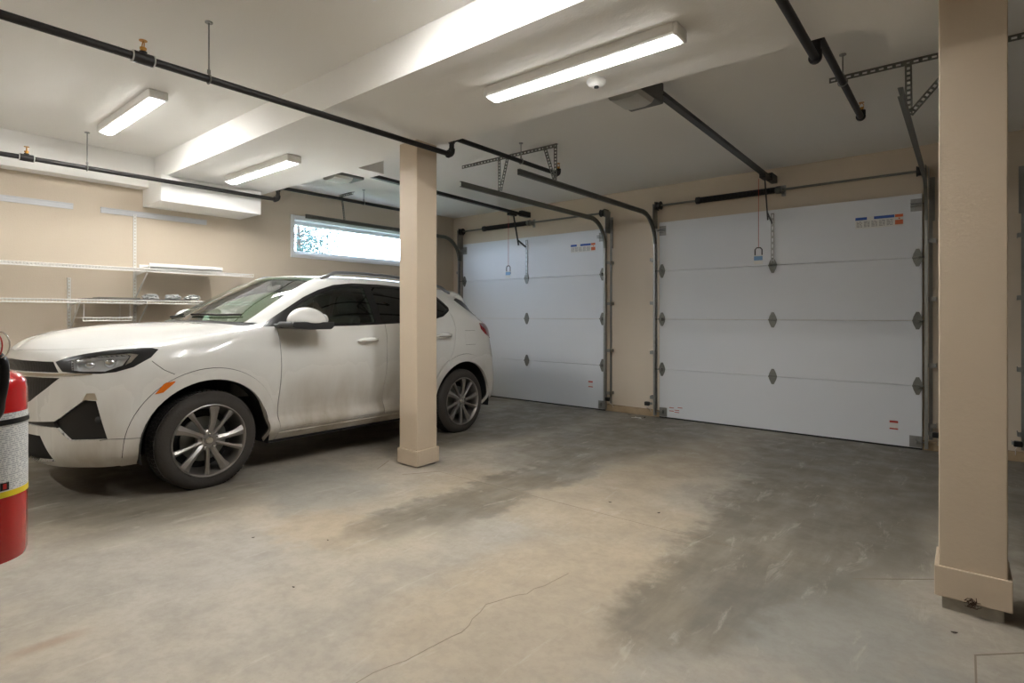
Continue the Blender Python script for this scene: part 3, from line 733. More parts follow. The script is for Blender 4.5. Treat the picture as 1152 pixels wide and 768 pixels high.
for y in (1.48, 1.85):
    for x in (XL+.04, XL+.34): MB().tube([(x, y, 1.275), (x, y, 1.404)], .003, 6).build('hanging_wire', 'white_metal', s3)
def standard(y, z0, z1, zs, label, dep):
    t = thing('shelf_standard', label, 'shelf upright', (XL, y, z0), 'slotted shelf uprights')
    g = MB(); g.perf((XL+.012, y, z0), (XL+.012, y, z1), .024, .003, (1, 0, 0), .032, .45)
    for s in (-1, 1): g.box((XL, y+s*.012-.0015, z0), (XL+.0135, y+s*.012+.0015, z1))
    g.build('upright', 'white_metal', t)
    for z in zs:
        g = MB(); g.prism([(.012, z-.012), (.012, z-.09), (.05, z-.055), (dep-.02, z-.028), (dep-.02, z-.012)], y-.004, y+.004, lambda a, b, h: (XL+a, h, b))
        g.build('bracket', 'white_metal', t)
        g = MB(); g.bar((XL+.02, y+.0, z-.30), (XL+dep-.03, y, z-.045), .010, .010); g.build('brace', 'white_metal', t)
    return t
standard(1.99, .95, 2.355, [1.765, 1.445], 'tall slotted upright reaching the right hanging rail', .40)
standard(1.44, .60, 1.66, [1.445], 'short slotted upright left of the tall one', .40)
def rail(y0, y1, z, label):
    g = MB(); g.box((XL, y0, z-.028), (XL+.012, y1, z+.028)); g.box((XL+.012, y0, z+.020), (XL+.020, y1, z+.028)); g.box((XL+.012, y0, z-.006), (XL+.016, y1, z+.0))
    o = g.build('hanging_rail', 'railgrey'); origin_to(o, (XL, (y0+y1)/2, z)); tag(o, label, 'shelf rail', 'hanging rails'); return o
rail(-.8, 1.472, 2.355, 'left one of two horizontal hanging rails on the wall')
rail(1.694, 2.698, 2.355, 'right one of two horizontal hanging rails, under the boxed soffit')
g = MB(); g.box((XL+.09, 2.0, 1.772), (XL+.40, 2.71, 1.79), bev=.003); g.box((XL+.380, 2.0, 1.772), (XL+.40, 2.71, 1.822), bev=.004); g.box((XL+.09, 2.0, 1.772), (XL+.11, 2.71, 1.822), bev=.004)
tag(g.build('white_board', 'white_metal'), 'white shelf board lying flat on the upper wire shelf', 'board')
g = MB(); g.box((XL+.05, 1.50, 1.450), (XL+.39, 2.38, 1.458))
tag(g.build('dark_sheet', mat('smoked_panel', srgb(82, 78, 70), .3)), 'thin dark panel lying on the lower wire shelf', 'panel')
g = MB(); g.box((XL+.12, 1.60, 1.459), (XL+.37, 1.93, 1.470)); tag(g.build('grey_sheet', mat('grey_sheet', srgb(120, 116, 106), .4)), 'grey sheet on the dark panel, left of the tall upright', 'panel')
random.seed(5)
for k, (y, x, w, l, lab) in enumerate(((2.07, .22, .08, .075, 'crumpled clear plastic bag on the lower shelf right beside the upright'), (2.26, .26, .10, .075, 'larger crumpled clear plastic bag in the middle of the lower shelf pile'), (2.46, .24, .10, .08, 'crumpled pale plastic bag at the right end of the lower shelf pile'))):
    g = MB(); bmesh.ops.create_icosphere(g.bm, subdivisions=3, radius=1)
    for v in g.bm.verts:
        n = 1 + .12 * math.sin(v.co.x*7+k) * math.cos(v.co.y*9+k*2) + random.uniform(-.22, .10)
        v.co = Vector((XL + x + v.co.x*w*n, y + v.co.y*l*n, 1.482 + max(-.7, v.co.z*n)*.035))
    tag(g.build('plastic_bag', 'bag', smooth=True, ang=14), lab, 'bag', 'plastic bags on the lower shelf')
# ================================================================== the car
# local axes: x runs from the nose to the tail (front axle = 0), z up, near (driver) side = -y. o = distance outwards.
CAR_ROT = math.atan2(.9993, -.0362)
CARN = Vector((.9993, .0362))
c0 = Vector((-4.054, 1.647)) - CARN * .87
car = thing('suv', 'white compact suv with road dust parked against the left wall', 'car', (c0.x, c0.y, .428 - .338), local=True)
car.rotation_euler = (0, .0185, CAR_ROT)

ROWS = 10
cols = []
def side(x5, y5, z5, P6, P7, C9, low=None, xs=None):
    """one column of the control net; rows 0..9 as (x, o, z)"""
    z = [.26, .36, .465, .74, .96]; yy = low or [.80, .889, .852, .893, .893]
    xx = xs or [x5] * 5
    r = [Vector((xx[i], yy[i], z[i])) for i in range(5)] + [Vector((x5, y5, z5)), Vector(P6), Vector(P7)]
    C = Vector(C9); m = r[7].lerp(C, .5); m.z = r[7].z + (C.z - r[7].z) * .78; r += [m, C]; cols.append(r)
def nose(pl, x5, y5, z5, C9, k=1.0, zl=(.24, .31, .47, .70, .86)):
    C = Vector(C9); P5 = Vector((x5, y5, z5)); r = [Vector((pl[i][0], pl[i][1], zl[i])) for i in range(5)] + [P5]
    for f, zf in ((.10, .22), (.32, .52), (.66, .86)):
        p = P5.lerp(C, f); p.z = P5.z + (C.z - P5.z) * zf; r.append(p)
    r.append(C); cols.append(r)
nose([(-.80, 0), (-.865, 0), (-.885, 0), (-.90, 0), (-.905, 0)], -.875, 0, .955, (-.855, 0, .975))
nose([(-.79, .25), (-.855, .26), (-.875, .26), (-.885, .25), (-.888, .25)], -.858, .25, .950, (-.79, 0, 1.035))
nose([(-.745, .46), (-.80, .47), (-.825, .48), (-.83, .46), (-.825, .46)], -.795, .45, .945, (-.68, 0, 1.078))
nose([(-.66, .60), (-.71, .635), (-.74, .645), (-.735, .635), (-.72, .63)], -.69, .605, .945, (-.55, 0, 1.108))
nose([(-.54, .72), (-.58, .76), (-.60, .765), (-.60, .755), (-.585, .745)], -.55, .715, .955, (-.41, 0, 1.128))
nose([(-.38, .785), (-.40, .84), (-.42, .84), (-.41, .838), (-.39, .83)], -.365, .785, .985, (-.25, 0, 1.142), zl=(.25, .32, .47, .71, .885))
nose([(-.15, .80), (-.15, .876), (-.15, .880), (-.15, .885), (-.15, .878)], -.15, .825, 1.02, (-.10, 0, 1.150), zl=(.255, .33, .47, .725, .92))
side(.10, .845, 1.065, (.09, .775, 1.092), (.07, .60, 1.118), (.00, 0, 1.155), low=[.80, .88, .882, .896, .892])
side(.30, .853, 1.100, (.27, .775, 1.125), (.245, .70, 1.137), (.075, 0, 1.158), low=[.80, .88, .876, .894, .893])
side(.43, .856, 1.118, (.37, .778, 1.155), (.300, .715, 1.160), (.125, 0, 1.175))
side(.68, .858, 1.122, (.62, .742, 1.275), (.545, .66, 1.305), (.39, 0, 1.33))
side(.96, .860, 1.128, (.93, .695, 1.428), (.80, .600, 1.455), (.68, 0, 1.475))
side(1.16, .861, 1.134, (1.13, .668, 1.507), (.985, .57, 1.542), (.90, 0, 1.572))
side(1.40, .862, 1.146, (1.38, .657, 1.535), (1.28, .553, 1.575), (1.15, 0, 1.603))
side(1.75, .862, 1.160, (1.75, .650, 1.540), (1.75, .548, 1.585), (1.72, 0, 1.612))
side(2.10, .862, 1.195, (2.12, .642, 1.525), (2.15, .545, 1.573), (2.18, 0, 1.602), low=[.80, .878, .876, .896, .896])
side(2.36, .858, 1.225, (2.40, .628, 1.495), (2.50, .53, 1.545), (2.60, 0, 1.575), low=[.80, .88, .884, .902, .90])
side(2.62, .850, 1.215, (2.70, .615, 1.455), (2.90, .53, 1.490), (3.00, 0, 1.520), low=[.80, .88, .886, .903, .895])
side(2.90, .835, 1.175, (2.92, .665, 1.310), (2.985, .58, 1.330), (3.06, 0, 1.36), low=[.79, .873, .880, .893, .880], xs=[2.84, 2.87, 2.88, 2.89, 2.90])
side(3.08, .785, 1.13, (3.055, .66, 1.20), (3.09, .57, 1.19), (3.16, 0, 1.19), low=[.76, .835, .845, .845, .820], xs=[3.05, 3.12, 3.14, 3.12, 3.10])
side(3.18, .62, 1.10, (3.165, .55, 1.14), (3.18, .42, 1.14), (3.21, 0, 1.13), low=[.62, .68, .69, .68, .66], xs=[3.13, 3.21, 3.23, 3.205, 3.19])
side(3.21, .30, 1.09, (3.21, .25, 1.115), (3.215, .17, 1.115), (3.22, 0, 1.11), low=[.32, .34, .34, .34, .33], xs=[3.17, 3.25, 3.27, 3.24, 3.22])
side(3.22, 0, 1.08, (3.22, 0, 1.09), (3.22, 0, 1.095), (3.22, 0, 1.10), low=[0, 0, 0, 0, 0], xs=[3.18, 3.26, 3.28, 3.25, 3.23])

def catmull(P, n):
    """centripetal Catmull-Rom through P (first and last are phantoms); n samples per span"""
    out = []
    for i in range(1, len(P) - 2):
        p0, p1, p2, p3 = P[i-1], P[i], P[i+1], P[i+2]
        t0 = 0; t1 = t0 + max(1e-3, (p1-p0).length) ** .5; t2 = t1 + max(1e-3, (p2-p1).length) ** .5; t3 = t2 + max(1e-3, (p3-p2).length) ** .5
        for k in range(n):
            t = t1 + (t2-t1) * k / n
            a1 = p0*((t1-t)/(t1-t0)) + p1*((t-t0)/(t1-t0)); a2 = p1*((t2-t)/(t2-t1)) + p2*((t-t1)/(t2-t1)); a3 = p2*((t3-t)/(t3-t2)) + p3*((t-t2)/(t3-t2))
            b1 = a1*((t2-t)/(t2-t0)) + a2*((t-t0)/(t2-t0)); b2 = a2*((t3-t)/(t3-t1)) + a3*((t-t1)/(t3-t1))
            out.append(b1*((t2-t)/(t2-t1)) + b2*((t-t1)/(t2-t1)))
    out.append(P[-2].copy()); return out
NU, NV = 7, 6
flipo = lambda p: Vector((p.x, -p.y, p.z))
rows_u = []
for r in range(ROWS):
    P = [c[r] for c in cols]
    rows_u.append(catmull([flipo(P[1])] + P + [flipo(P[-2])], NU))
grid = []
for j in range(len(rows_u[0])):
    P = [rows_u[r][j] for r in range(ROWS)]
    grid.append(catmull([P[0]*2 - P[1]] + P + [flipo(P[-2])], NV))
NJ, NI = len(grid), len(grid[0])
for j in range(NJ): grid[j][-1].y = 0
for i in range(NI): grid[0][i].y = 0; grid[-1][i].y = 0
# build the near half (o -> -y), keep (u, v) per face as layers
bm = bmesh.new(); V = [[None]*NI for _ in range(NJ)]
for j in range(NJ):
    for i in range(NI):
        p = grid[j][i]; V[j][i] = bm.verts.new((p.x, -p.y, p.z))
lu = bm.faces.layers.float.new('u'); lv = bm.faces.layers.float.new('v')
for j in range(NJ-1):
    for i in range(NI-1):
        q = [V[j][i], V[j+1][i], V[j+1][i+1], V[j][i+1]]
        try: f = bm.faces.new(q)
        except ValueError: continue
        f[lu] = (j + .5) / NU; f[lv] = (i + .5) / NV
bmesh.ops.remove_doubles(bm, verts=bm.verts[:], dist=1e-5)
bmesh.ops.dissolve_degenerate(bm, edges=bm.edges[:], dist=1e-6)
bm.normal_update()
# smooth reference for normals
SRC = bm.copy(); bmesh.ops.triangulate(SRC, faces=SRC.faces[:]); 
# mirror so that normals on the centre line are right
geo = bmesh.ops.duplicate(SRC, geom=SRC.verts[:] + SRC.faces[:])
for v in [e for e in geo['geom'] if isinstance(e, bmesh.types.BMVert)]: v.co.y = -v.co.y
bmesh.ops.reverse_faces(SRC, faces=[e for e in geo['geom'] if isinstance(e, bmesh.types.BMFace)])
bmesh.ops.remove_doubles(SRC, verts=SRC.verts[:], dist=1e-5); SRC.normal_update(); SRC.faces.ensure_lookup_table(); SRC.verts.ensure_lookup_table()
sgn = -1 if sum(f.normal.y * f.calc_area() for f in SRC.faces if f.calc_center_median().y < -.7) > 0 else 1
BV = BVHTree.FromBMesh(SRC)
def surf_normal(p):
    loc, nn, idx, d = BV.find_nearest(p)
    f = SRC.faces[idx]; a, b_, c = [v.co for v in f.verts]
    A = (b_-a).cross(c-a).length
    if A < 1e-12: return nn * sgn
    wa = (b_-loc).cross(c-loc).length/A; wb = (c-loc).cross(a-loc).length/A; wc = (a-loc).cross(b_-loc).length/A
    n = f.verts[0].normal*wa + f.verts[1].normal*wb + f.verts[2].normal*wc
    return (n.normalized() if n.length > 1e-6 else nn) * sgn
def hit(x, z):
    """point on the near flank"""
    loc, n, i, d = BV.ray_cast(Vector((x, -2, z)), Vector((0, 1, 0))); return loc
# ---- cutting the skin along outlines seen from a direction
lab = bm.faces.layers.string.new('lab')
SIDE = (Vector((1, 0, 0)), Vector((0, 0, 1)), Vector((0, 1, 0)))
q = math.sqrt(.5)
CORNER = (Vector((q, -q, 0)), Vector((0, 0, 1)), Vector((q, q, 0)))      # seen from the front corner
FRONT = (Vector((0, -1, 0)), Vector((0, 0, 1)), Vector((1, 0, 0)))
def inside(x, y, poly):
    c = False; n = len(poly)
    for i in range(n):
        x1, y1 = poly[i]; x2, y2 = poly[(i+1) % n]
        if (y1 > y) != (y2 > y) and x < (x2-x1)*(y-y1)/(y2-y1) + x1: c = not c
    return c
def cut(poly, view, name, only=None, closed=True, facing=-.02):
    U, W, D = view
    def ok(f): return (only is None or f[lab].decode() in only) and f.normal.dot(D)*sgn < facing
    n = len(poly)
    for i in range(n if closed else n-1):
        a = Vector(poly[i]); b_ = Vector(poly[(i+1) % n]); t = b_-a; L = t.length
        if L < 1e-6: continue
        t /= L; pn = U * (-t.y) + W * t.x; pc = U * a.x + W * a.y
        fs = []
        for f in bm.faces:
            if not ok(f): continue
            s0 = 1e9; s1 = -1e9; d0 = 1e9; d1 = -1e9
            for v in f.verts:
                w = Vector((v.co.dot(U), v.co.dot(W))) - a; s = w.dot(t); d = w.x*(-t.y) + w.y*t.x
                s0 = min(s0, s); s1 = max(s1, s); d0 = min(d0, d); d1 = max(d1, d)
            if d0 < -1e-6 and d1 > 1e-6 and s1 > -.001 and s0 < L+.001: fs.append(f)
        if fs:
            g = set(); 
            for f in fs: g.update(f.verts); g.update(f.edges)
            bmesh.ops.bisect_plane(bm, geom=list(g) + fs, plane_co=pc, plane_no=pn, dist=1e-6)
    if name is not None:
        for f in bm.faces:
            if not ok(f): continue
            c = f.calc_center_median()
            if inside(c.dot(U), c.dot(W), poly): f[lab] = name.encode()
def ribbon(pts, w):
    """closed outline of a line of width w"""
    A = []; B = []; P = [Vector(p) for p in pts]
    for i, p in enumerate(P):
        t = (P[min(i+1, len(P)-1)] - P[max(i-1, 0)]).normalized(); n = Vector((-t.y, t.x)) * w/2
        A.append(tuple(p + n)); B.append(tuple(p - n))
    return A + B[::-1]
def smooth2(pts, n=5, closed=True):
    P = [Vector((a, b_, 0)) for a, b_ in pts]
    Q = ([P[-1]] + P + [P[0], P[1]]) if closed else ([P[0]*2-P[1]] + P + [P[-1]*2-P[-2]])
    r = catmull(Q, n); 
    if closed: r = r[:-1]
    return [(p.x, p.y) for p in r]
# base labels from the net
for f in bm.faces:
    u, v = f[lu], f[lv]
    if v > 6 and u < 8.0: n = 'hood'
    elif v > 7 and 9.0 < u < 12.0: n = 'windshield'
    elif v > 6 and 8.0 < u <= 9.0: n = 'cowl'
    elif v > 6 and u > 17.6 and u < 19.0 and v > 6.6: n = 'rear_window'
    elif v > 5.4 and u > 17: n = 'tailgate'
    else: n = 'body'
    f[lab] = n.encode()

def circ(cx, cz, r, a0, a1, n): return [(cx + r*math.cos(math.radians(a0+(a1-a0)*k/n)), cz + r*math.sin(math.radians(a0+(a1-a0)*k/n))) for k in range(n+1)]
RA, RF = .425, .505
for cx in (0, 2.597):
    cut(circ(cx, .338, RF, -20, 200, 36), SIDE, 'wheel_arch_flare', only=('body',))
    cut(circ(cx, .338, RA, -25, 205, 36), SIDE, 'void', only=('body', 'wheel_arch_flare'))
# side glass area (gloss black surround), then the panes
DLO = [(.375, 1.130), (.41, 1.152), (.62, 1.272), (.80, 1.375), (.945, 1.440), (1.10, 1.492), (1.30, 1.520), (1.60, 1.527), (1.95, 1.518), (2.22, 1.490), (2.36, 1.455), (2.445, 1.335), (2.43, 1.30), (2.30, 1.235), (2.20, 1.212), (1.95, 1.180), (1.73, 1.163), (1.44, 1.148), (1.20, 1.138), (.90, 1.130)]
cut(DLO, SIDE, 'window_surround', only=('body',))
FG = [(.64, 1.158), (.66, 1.262), (.80, 1.347), (.95, 1.412), (1.10, 1.460), (1.26, 1.487), (1.405, 1.492), (1.425, 1.168), (1.15, 1.158)]
RG = [(1.50, 1.173), (1.49, 1.497), (1.75, 1.500), (2.02, 1.487), (2.08, 1.215), (1.80, 1.187)]
QG = [(2.13, 1.222), (2.08, 1.480), (2.22, 1.463), (2.335, 1.432), (2.41, 1.325), (2.32, 1.268)]
cut(FG, SIDE, 'front_door_glass', only=('window_surround',)); cut(RG, SIDE, 'rear_door_glass', only=('window_surround',)); cut(QG, SIDE, 'quarter_glass', only=('window_surround',))
# doors
FD = [(.483, 1.134), (.494, 1.0), (.503, .84), (.505, .62), (.503, .345), (1.515, .345), (1.528, .70), (1.535, 1.0), (1.53, 1.153), (1.2, 1.138)]
RD = [(1.535, 1.153), (1.54, 1.0), (1.533, .70), (1.52, .345), (2.06, .345)] + circ(2.597, .338, .515, 168, 118, 8) + [(2.40, .86), (2.44, 1.0), (2.45, 1.12), (2.42, 1.285), (2.30, 1.238), (1.95, 1.182)]
cut(FD, SIDE, 'front_door', only=('body',)); cut(RD, SIDE, 'rear_door', only=('body', 'wheel_arch_flare'))
SKIN = ('body', 'front_door', 'rear_door', 'hood', 'wheel_arch_flare', 'front_bumper', 'tailgate')
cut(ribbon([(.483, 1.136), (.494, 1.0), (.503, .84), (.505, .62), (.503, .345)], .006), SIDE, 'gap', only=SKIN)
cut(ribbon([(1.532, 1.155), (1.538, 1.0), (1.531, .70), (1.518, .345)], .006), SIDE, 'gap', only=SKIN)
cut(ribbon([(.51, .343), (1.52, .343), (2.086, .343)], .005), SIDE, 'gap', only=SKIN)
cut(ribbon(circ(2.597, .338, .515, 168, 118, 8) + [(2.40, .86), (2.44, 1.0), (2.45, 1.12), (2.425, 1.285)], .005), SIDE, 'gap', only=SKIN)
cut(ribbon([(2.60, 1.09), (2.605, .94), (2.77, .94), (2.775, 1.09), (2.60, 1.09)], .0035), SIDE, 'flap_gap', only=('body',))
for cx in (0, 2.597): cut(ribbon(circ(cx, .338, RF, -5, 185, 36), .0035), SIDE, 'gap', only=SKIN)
# sill moulding
cut([(.506, .20), (.506, .318), (2.090, .318), (2.090, .20)], SIDE, 'sill_moulding', only=('body', 'wheel_arch_flare'))
# ---- nose details, drawn as seen from the front corner

HL = [(-.185, .903), (-.123, .928), (-.027, .952), (.099, .974), (.241, .986), (.315, .987), (.352, .977), (.327, .927), (.25, .868), (.166, .84), (.085, .831), (-.041, .835), (-.127, .845)]
HI = [(-.085, .908), (.052, .938), (.204, .946), (.22, .935), (.196, .88), (.112, .845), (-.006, .846), (-.07, .853)]
cut([(-.75, .965), (.26, .965), (.335, .905), (.40, .844), (.451, .812), (.46, .70), (.46, .10), (-.75, .10)], CORNER, 'front_bumper', only=('body',))
cut(HL, CORNER, 'headlight_bezel', only=('body', 'front_bumper', 'hood'))
cut(HI, CORNER, 'headlight_lens', only=('headlight_bezel',))
cut([(-.12, .905), (.05, .946), (.215, .958), (.262, .95), (.235, .90), (.205, .88), (.225, .938), (.204, .948), (.05, .939), (-.085, .908)], CORNER, 'headlight_chrome', only=('headlight_bezel',))
cut([(-.75, .906), (-.20, .904), (-.15, .838), (-.75, .838)], CORNER, 'upper_grille', only=('body', 'front_bumper'))
cut([(-.75, .811), (-.3, .813), (.048, .827), (.047, .836), (-.3, .834), (-.75, .830)], CORNER, 'chrome_bar', only=('body', 'front_bumper'))
cut([(-.75, .804), (-.141, .806), (-.231, .738), (-.36, .653), (-.45, .62), (-.75, .60)], CORNER, 'lower_grille', only=('body', 'front_bumper'))
cut([(-.167, .536), (-.109, .574), (.0, .661), (.015, .672), (.077, .665), (.142, .426), (-.063, .425), (-.141, .497)], CORNER, 'bumper_intake', only=('body', 'front_bumper'))
cut([(-.75, .525), (-.392, .522), (-.16, .540), (-.14, .50), (-.392, .508), (-.75, .510)], CORNER, 'bumper_band', only=('body', 'front_bumper'))
cut([(.0, .664), (.022, .712), (.068, .712), (.084, .668), (.04, .672)], CORNER, 'daytime_lamp', only=('body', 'front_bumper'))
cut([(-.75, .46), (-.39, .447), (-.27, .444), (-.182, .281), (-.43, .25), (-.75, .22)], CORNER, 'lower_intake', only=('body', 'front_bumper'))
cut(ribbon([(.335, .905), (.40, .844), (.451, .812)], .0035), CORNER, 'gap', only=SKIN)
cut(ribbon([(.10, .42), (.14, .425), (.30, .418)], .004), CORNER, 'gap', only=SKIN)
cut([(2.88, 1.170), (3.02, 1.165), (3.16, 1.135), (3.30, 1.12), (3.30, 1.0), (3.10, 1.0), (2.97, 1.05), (2.885, 1.11)], SIDE, 'tail_light', only=('body', 'tailgate'))
cut([(2.66, 1.425), (2.74, 1.445), (2.84, 1.42), (3.03, 1.262), (2.95, 1.248), (2.84, 1.30), (2.74, 1.36)], SIDE, 'rear_pillar_trim', only=('body', 'tailgate', 'rear_window'))
cut([(2.80, .20), (2.80, .30), (3.0, .32), (3.4, .34), (3.4, .20)], SIDE, 'rear_valance', only=('body',))
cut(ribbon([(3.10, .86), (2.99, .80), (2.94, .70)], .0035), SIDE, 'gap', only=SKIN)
# ---- turn the labelled faces into parts
class Part: pass
def region(labels, off=0, skirt=.018, mirror='both', shrink=0, umin=-1, umax=99):
    """copy the faces that carry the labels; off along the normal; a rim folded inwards round every edge"""
    t = bmesh.new(); vm = {}; nrm = {}
    def gv(v):
        if v not in vm:
            n = surf_normal(v.co); w = t.verts.new(v.co + n*off); vm[v] = w; nrm[w] = n
        return vm[v]
    for f in bm.faces:
        if f[lab].decode() in labels and umin <= f[lu] <= umax:
            vs = [gv(v) for v in f.verts]
            try: t.faces.new(vs)
            except ValueError: pass
    if not t.faces: return None
    bedge = [e for e in t.edges if len(e.link_faces) == 1 and not (abs(e.verts[0].co.y) < 1e-4 and abs(e.verts[1].co.y) < 1e-4)]
    if shrink:
        mv = {}
        for e in bedge:
            c = e.link_faces[0].calc_center_median(); d = (e.verts[1].co - e.verts[0].co)
            if d.length < 1e-6: continue
            d.normalize(); k = (c - e.verts[0].co); k -= d * k.dot(d)
            if k.length > 1e-6:
                for v in e.verts: mv.setdefault(v, Vector()); mv[v] += k.normalized()
        for v, d in mv.items():
            if d.length > 1e-3: v.co += d.normalized() * shrink
    verts = [v.co.copy() for v in t.verts]; norms = [nrm[v] for v in t.verts]; t.verts.index_update()
    faces = [[v.index for v in f.verts] for f in t.faces]; rim = []
    if skirt:
        for e in bedge:
            a, b_ = e.verts[0], e.verts[1]
            base = len(verts)
            for v in (a, b_): verts.append(v.co.copy()); norms.append(None)
            for v in (b_, a): verts.append(v.co - nrm[v]*skirt); norms.append(None)
            rim.append([base, base+1, base+2, base+3])
    t.free()
    return verts, norms, faces, rim
def skin(name, m, labels, off=0, skirt=.018, mirror='both', parent=None, **k):
    """mirror: 'both' joins the two halves into one mesh, 'pair' makes two objects, 'near' the driver's side only"""
    R_ = region(labels, off, skirt, **k)
    if R_ is None: print('EMPTY', name); return []
    out = []
    for group in ([[1, -1]] if mirror == 'both' else [[1], [-1]] if mirror == 'pair' else [[1]]):
        Vs = []; Ns = []; Fs = []
        for s in group:
            b0 = len(Vs); v_, n_, f_, r_ = R_
            for p, n in zip(v_, n_):
                Vs.append((p.x, p.y*s, p.z)); Ns.append(Vector((n.x, n.y*s, n.z)) if n is not None else None)
            for f in f_ + r_: Fs.append([b0+i for i in (f if s > 0 else f[::-1])])
        me = bpy.data.meshes.new(name); me.from_pydata(Vs, [], Fs)
        # orient faces by their reference normals, then shade by them
        b = bmesh.new(); b.from_mesh(me); b.faces.ensure_lookup_table(); b.normal_update()
        for f in b.faces:
            ns = [Ns[v.index] for v in f.verts if Ns[v.index] is not None]
            if ns and f.normal.dot(sum(ns, Vector())) < 0: f.normal_flip()
        b.to_mesh(me); b.free()
        for p in me.polygons: p.use_smooth = True
        ln = [None]*len(me.loops)
        for p in me.polygons:
            for li in p.loop_indices:
                n = Ns[me.loops[li].vertex_index]; ln[li] = tuple(n) if n is not None else tuple(p.normal)
        me.normals_split_custom_set(ln)
        o = bpy.data.objects.new(name, me); COL.objects.link(o); me.materials.append(M[m] if isinstance(m, str) else m)
        o.parent = parent or car; o['_o'] = (0, 0, 0); out.append(o)
    return out
def lp(name, g, m, parent=None, **k):
    o = g.build(name, m, None, **k); o.parent = parent or car; o['_o'] = (0, 0, 0); return o
skin('body', 'paint', ('body',), skirt=.02)
skin('front_bumper', 'paint', ('front_bumper',), skirt=.025)
skin('hood', 'paint', ('hood',), skirt=.02, shrink=.0025)
skin('tailgate', 'paint', ('tailgate',), skirt=.02, shrink=.002)
fd = skin('front_door', 'paint', ('front_door',), mirror='pair')
rd = skin('rear_door', 'paint', ('rear_door',), mirror='pair')
skin('wheel_arch_flare', 'paint', ('wheel_arch_flare',), off=.007, skirt=.03, umax=11, mirror='pair')
skin('wheel_arch_flare', 'paint', ('wheel_arch_flare',), off=.007, skirt=.03, umin=11, mirror='pair')
skin('sill_moulding', 'paint', ('sill_moulding',), off=.006, skirt=.02, mirror='pair')
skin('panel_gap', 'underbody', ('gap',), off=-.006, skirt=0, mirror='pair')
skin('fuel_flap_gap', 'underbody', ('flap_gap',), off=-.006, skirt=0, mirror='near')
skin('window_surround', 'blackplastic', ('window_surround',), off=.001, skirt=.012, mirror='pair')
skin('door_glass', 'frontglass', ('front_door_glass',), off=-.003, skirt=0, mirror='pair')
skin('door_glass', 'darkglass', ('rear_door_glass',), off=-.003, skirt=0, mirror='pair')
skin('quarter_glass', 'darkglass', ('quarter_glass',), off=-.003, skirt=0, mirror='pair')
skin('windshield', 'wsglass', ('windshield',), off=-.002, skirt=0)
skin('cowl', 'blackplastic', ('cowl',), off=-.004, skirt=.01)
skin('rear_window', 'darkglass', ('rear_window',), off=-.002, skirt=0)
skin('rear_pillar_trim', 'blackplastic', ('rear_pillar_trim',), off=.003, mirror='pair')
hb = skin('headlight', 'blackplastic', ('headlight_bezel',), off=.001, mirror='pair')
for sgn_i, h in enumerate(hb):
    h['label'] = 'headlight with black rim'
skin('headlight_trim', 'silver', ('headlight_chrome',), off=-.004, mirror='pair')
skin('headlight_lens', 'lampglass', ('headlight_lens',), off=.0, skirt=0, mirror='pair')
skin('headlight_reflector', 'reflector', ('headlight_lens',), off=-.055, skirt=-.055, mirror='pair')
skin('upper_grille', 'grillemesh', ('upper_grille',), off=-.012, skirt=-.012)
skin('lower_grille', 'grillemesh', ('lower_grille',), off=-.015, skirt=-.015)
skin('chrome_bar', 'silver', ('chrome_bar',), off=.006, skirt=.012)
skin('bumper_intake', 'blackplastic', ('bumper_intake',), off=-.02, skirt=-.02, mirror='pair')
skin('bumper_band', 'blackplastic', ('bumper_band',), off=-.012, skirt=-.012)
skin('lower_intake', 'underbody', ('lower_intake',), off=-.02, skirt=-.02)
skin('daytime_lamp', 'lampsilver', ('daytime_lamp',), off=-.002, mirror='pair')
skin('tail_light', 'taillens', ('tail_light',), off=.006, skirt=.02, mirror='pair')
skin('rear_valance', 'blackplastic', ('rear_valance',), off=.002)
ALLSKIN = ('body', 'front_bumper', 'hood', 'tailgate', 'front_door', 'rear_door', 'wheel_arch_flare', 'gap', 'flap_gap', 'sill_moulding', 'window_surround', 'headlight_bezel', 'headlight_lens', 'headlight_chrome', 'upper_grille', 'lower_grille', 'bumper_intake', 'bumper_band', 'lower_intake', 'tail_light', 'rear_pillar_trim', 'chrome_bar', 'daytime_lamp', 'rear_valance')
skin('engine_bay_liner', 'underbody', ALLSKIN, off=-.075, skirt=0, umax=8.6)
skin('cabin_lining', 'cabin', tuple(l for l in ALLSKIN if l != 'hood'), off=-.028, skirt=.01, umin=8.6)
